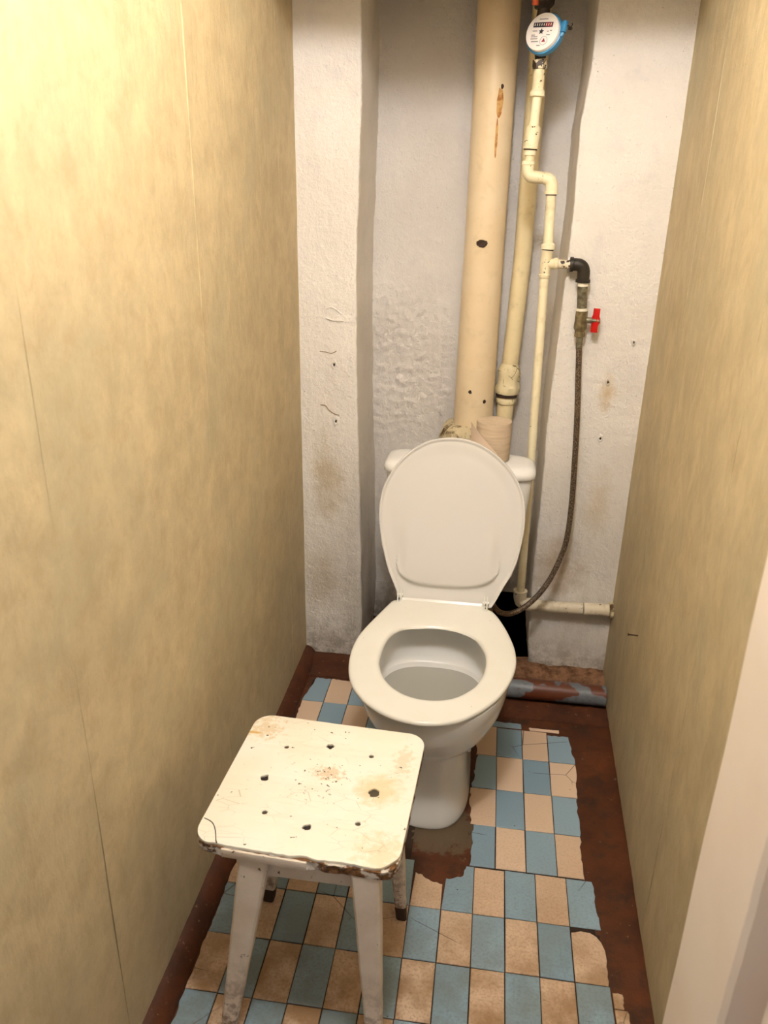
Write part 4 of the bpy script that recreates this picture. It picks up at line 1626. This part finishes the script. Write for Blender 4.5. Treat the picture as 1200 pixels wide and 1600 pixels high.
# crack across the near left corner
bm = B()
cp = [sp(x, y, 0.4533) for x, y in ((-0.1775, -0.128), (-0.160, -0.135), (-0.148, -0.150), (-0.138, -0.172), (-0.134, -0.178))]
sweep(bm, catmull(cp, 5), 0.0009, 6, wob=0.0004)
build('paint_crack', bm, holedark, ST, smooth=0)

# white edge band and apron boards
bm = B()
box(bm, -0.401, -0.250, 0.9815, 0.9870, 0.4292, 0.4462, 0.0008)
for v in bm.verts:
    v.co.y += -(v.co.x + 0.327) * 0.045
build('edge_band', bm, legpaint, ST, smooth=30)
for (xa, xc, ya, yb) in ((-0.352, -0.150, 1.000, 1.018), (-0.372, -0.145, 1.288, 1.306), (-0.388, -0.372, 1.02, 1.29), (-0.150, -0.134, 1.02, 1.29)):
    bm = B()
    box(bm, xa, xc, ya, yb, 0.382, 0.4295, 0.0015)
    build('apron', bm, legpaint, ST, smooth=30)


def leg(top, bot):
    """tapered splayed leg; top / bot = (x0, x1, y0, y1)"""
    rings = []
    for i in range(13):
        t = i / 12
        z = 0.4295 * (1 - t) + 0.0006 * t
        q = [top[k] + (bot[k] - top[k]) * t for k in range(4)]
        b_ = 0.004
        x0_, x1_, y0_, y1_ = q
        ring = [(x0_ + b_, y0_, z), (x1_ - b_, y0_, z), (x1_, y0_ + b_, z), (x1_, y1_ - b_, z), (x1_ - b_, y1_, z), (x0_ + b_, y1_, z), (x0_, y1_ - b_, z), (x0_, y0_ + b_, z)]
        ring = [(x + 0.0012 * N3(x * 50, y * 50, z * 22), y + 0.0012 * N3(x * 50, y * 50, z * 22 + 4), z) for x, y, z in ring]
        rings.append(ring)
    bm = B()
    loft(bm, rings[:-1] if top[2] > 1.1 else rings[:-2], True, True)
    bmesh.ops.recalc_face_normals(bm, faces=bm.faces)
    o = build('leg', bm, legpaint, ST, smooth=30)
    bm = B()
    loft(bm, rings[-2:] if top[2] > 1.1 else rings[-3:], True, True)
    bmesh.ops.recalc_face_normals(bm, faces=bm.faces)
    build('leg_end', bm, footdark if top[2] > 1.1 else legpaint, o, smooth=30)


leg((-0.372, -0.318, 0.986, 1.026), (-0.424, -0.396, 0.965, 0.990))
leg((-0.174, -0.126, 0.978, 1.020), (-0.139, -0.112, 0.960, 0.988))
leg((-0.385, -0.342, 1.280, 1.318), (-0.428, -0.404, 1.270, 1.296))
leg((-0.168, -0.126, 1.272, 1.312), (-0.124, -0.101, 1.268, 1.292))

# ------------------------------------------------------------------ small things on the walls
NL = thing('nail', (xr(1.834), 1.834, 0.446), 'rusty nail sticking out of the right wallpapered wall', 'nail')
bm = B()
xw = xr(1.834)
sweep(bm, [(xw + 0.006, 1.834, 0.445), (xw - 0.024, 1.832, 0.447)], 0.0018, 10)
build('nail_shank', bm, nailm, NL)
bm = B()
sweep(bm, [(xw - 0.024, 1.832, 0.447), (xw - 0.0255, 1.832, 0.4471)], 0.0038, 12)
build('nail_head', bm, nailm, NL)


def plug(parent, x, z, seed, r=0.0075):
    bm = B()
    rings = []
    for (rr, d) in ((r * 2.3, 0.0035), (r * 1.5, -0.0010), (r * 1.0, -0.0035), (r * 0.7, -0.0025), (r * 0.5, 0.004)):
        ring = []
        for k in range(20):
            a = 2 * PI * k / 20
            q = rr * (1 + 0.45 * N3(math.cos(a) * 1.3 + seed, math.sin(a) * 1.3, rr * 80))
            ring.append((x + q * math.cos(a) * 0.8, 2.289 + d, z + q * math.sin(a) * 1.25))
        rings.append(ring)
    loft(bm, rings, False, False)
    # cap with the dark plug
    ring = rings[-1]
    f = bm.faces.new([bm.verts.new((p[0], 2.2875, p[2])) for p in ring])
    f.material_index = 1
    bmesh.ops.recalc_face_normals(bm, faces=bm.faces)
    build('wall_plug', bm, [plaster, holedark], parent, smooth=60)


plug(wall_bl, -0.462, 1.009, 1.0)
plug(wall_bl, -0.457, 0.837, 5.0)
plug(wall_br, 0.331, 0.997, 9.0, 0.006)
plug(wall_br, 0.330, 0.830, 13.0, 0.0065)
plug(wall_br, 0.387, 1.112, 17.0, 0.0045)


def crack(parent, pts, w_, m):
    bm = B()
    sweep(bm, catmull([(x, 2.2895, z) for x, z in pts], 4), w_, 6, wob=0.0006)
    build('plaster_crack', bm, m, parent, smooth=0)


ck = Mat('crack_line', S(150, 130, 106), 0.9)  # flat grey-brown for the thin plaster cracks
crack(wall_bl, [(-0.505, 0.885), (-0.490, 0.884), (-0.478, 0.870), (-0.463, 0.860), (-0.447, 0.856)], 0.0016, ck)
crack(wall_bl, [(-0.505, 1.047), (-0.488, 1.046), (-0.470, 1.043), (-0.455, 1.050)], 0.0013, ck)
crack(wall_bl, [(-0.490, 1.168), (-0.472, 1.176), (-0.456, 1.170), (-0.440, 1.158)], 0.0018, plaster)
crack(wall_bl, [(-0.485, 1.145), (-0.468, 1.139), (-0.450, 1.138), (-0.435, 1.139)], 0.0022, plaster)
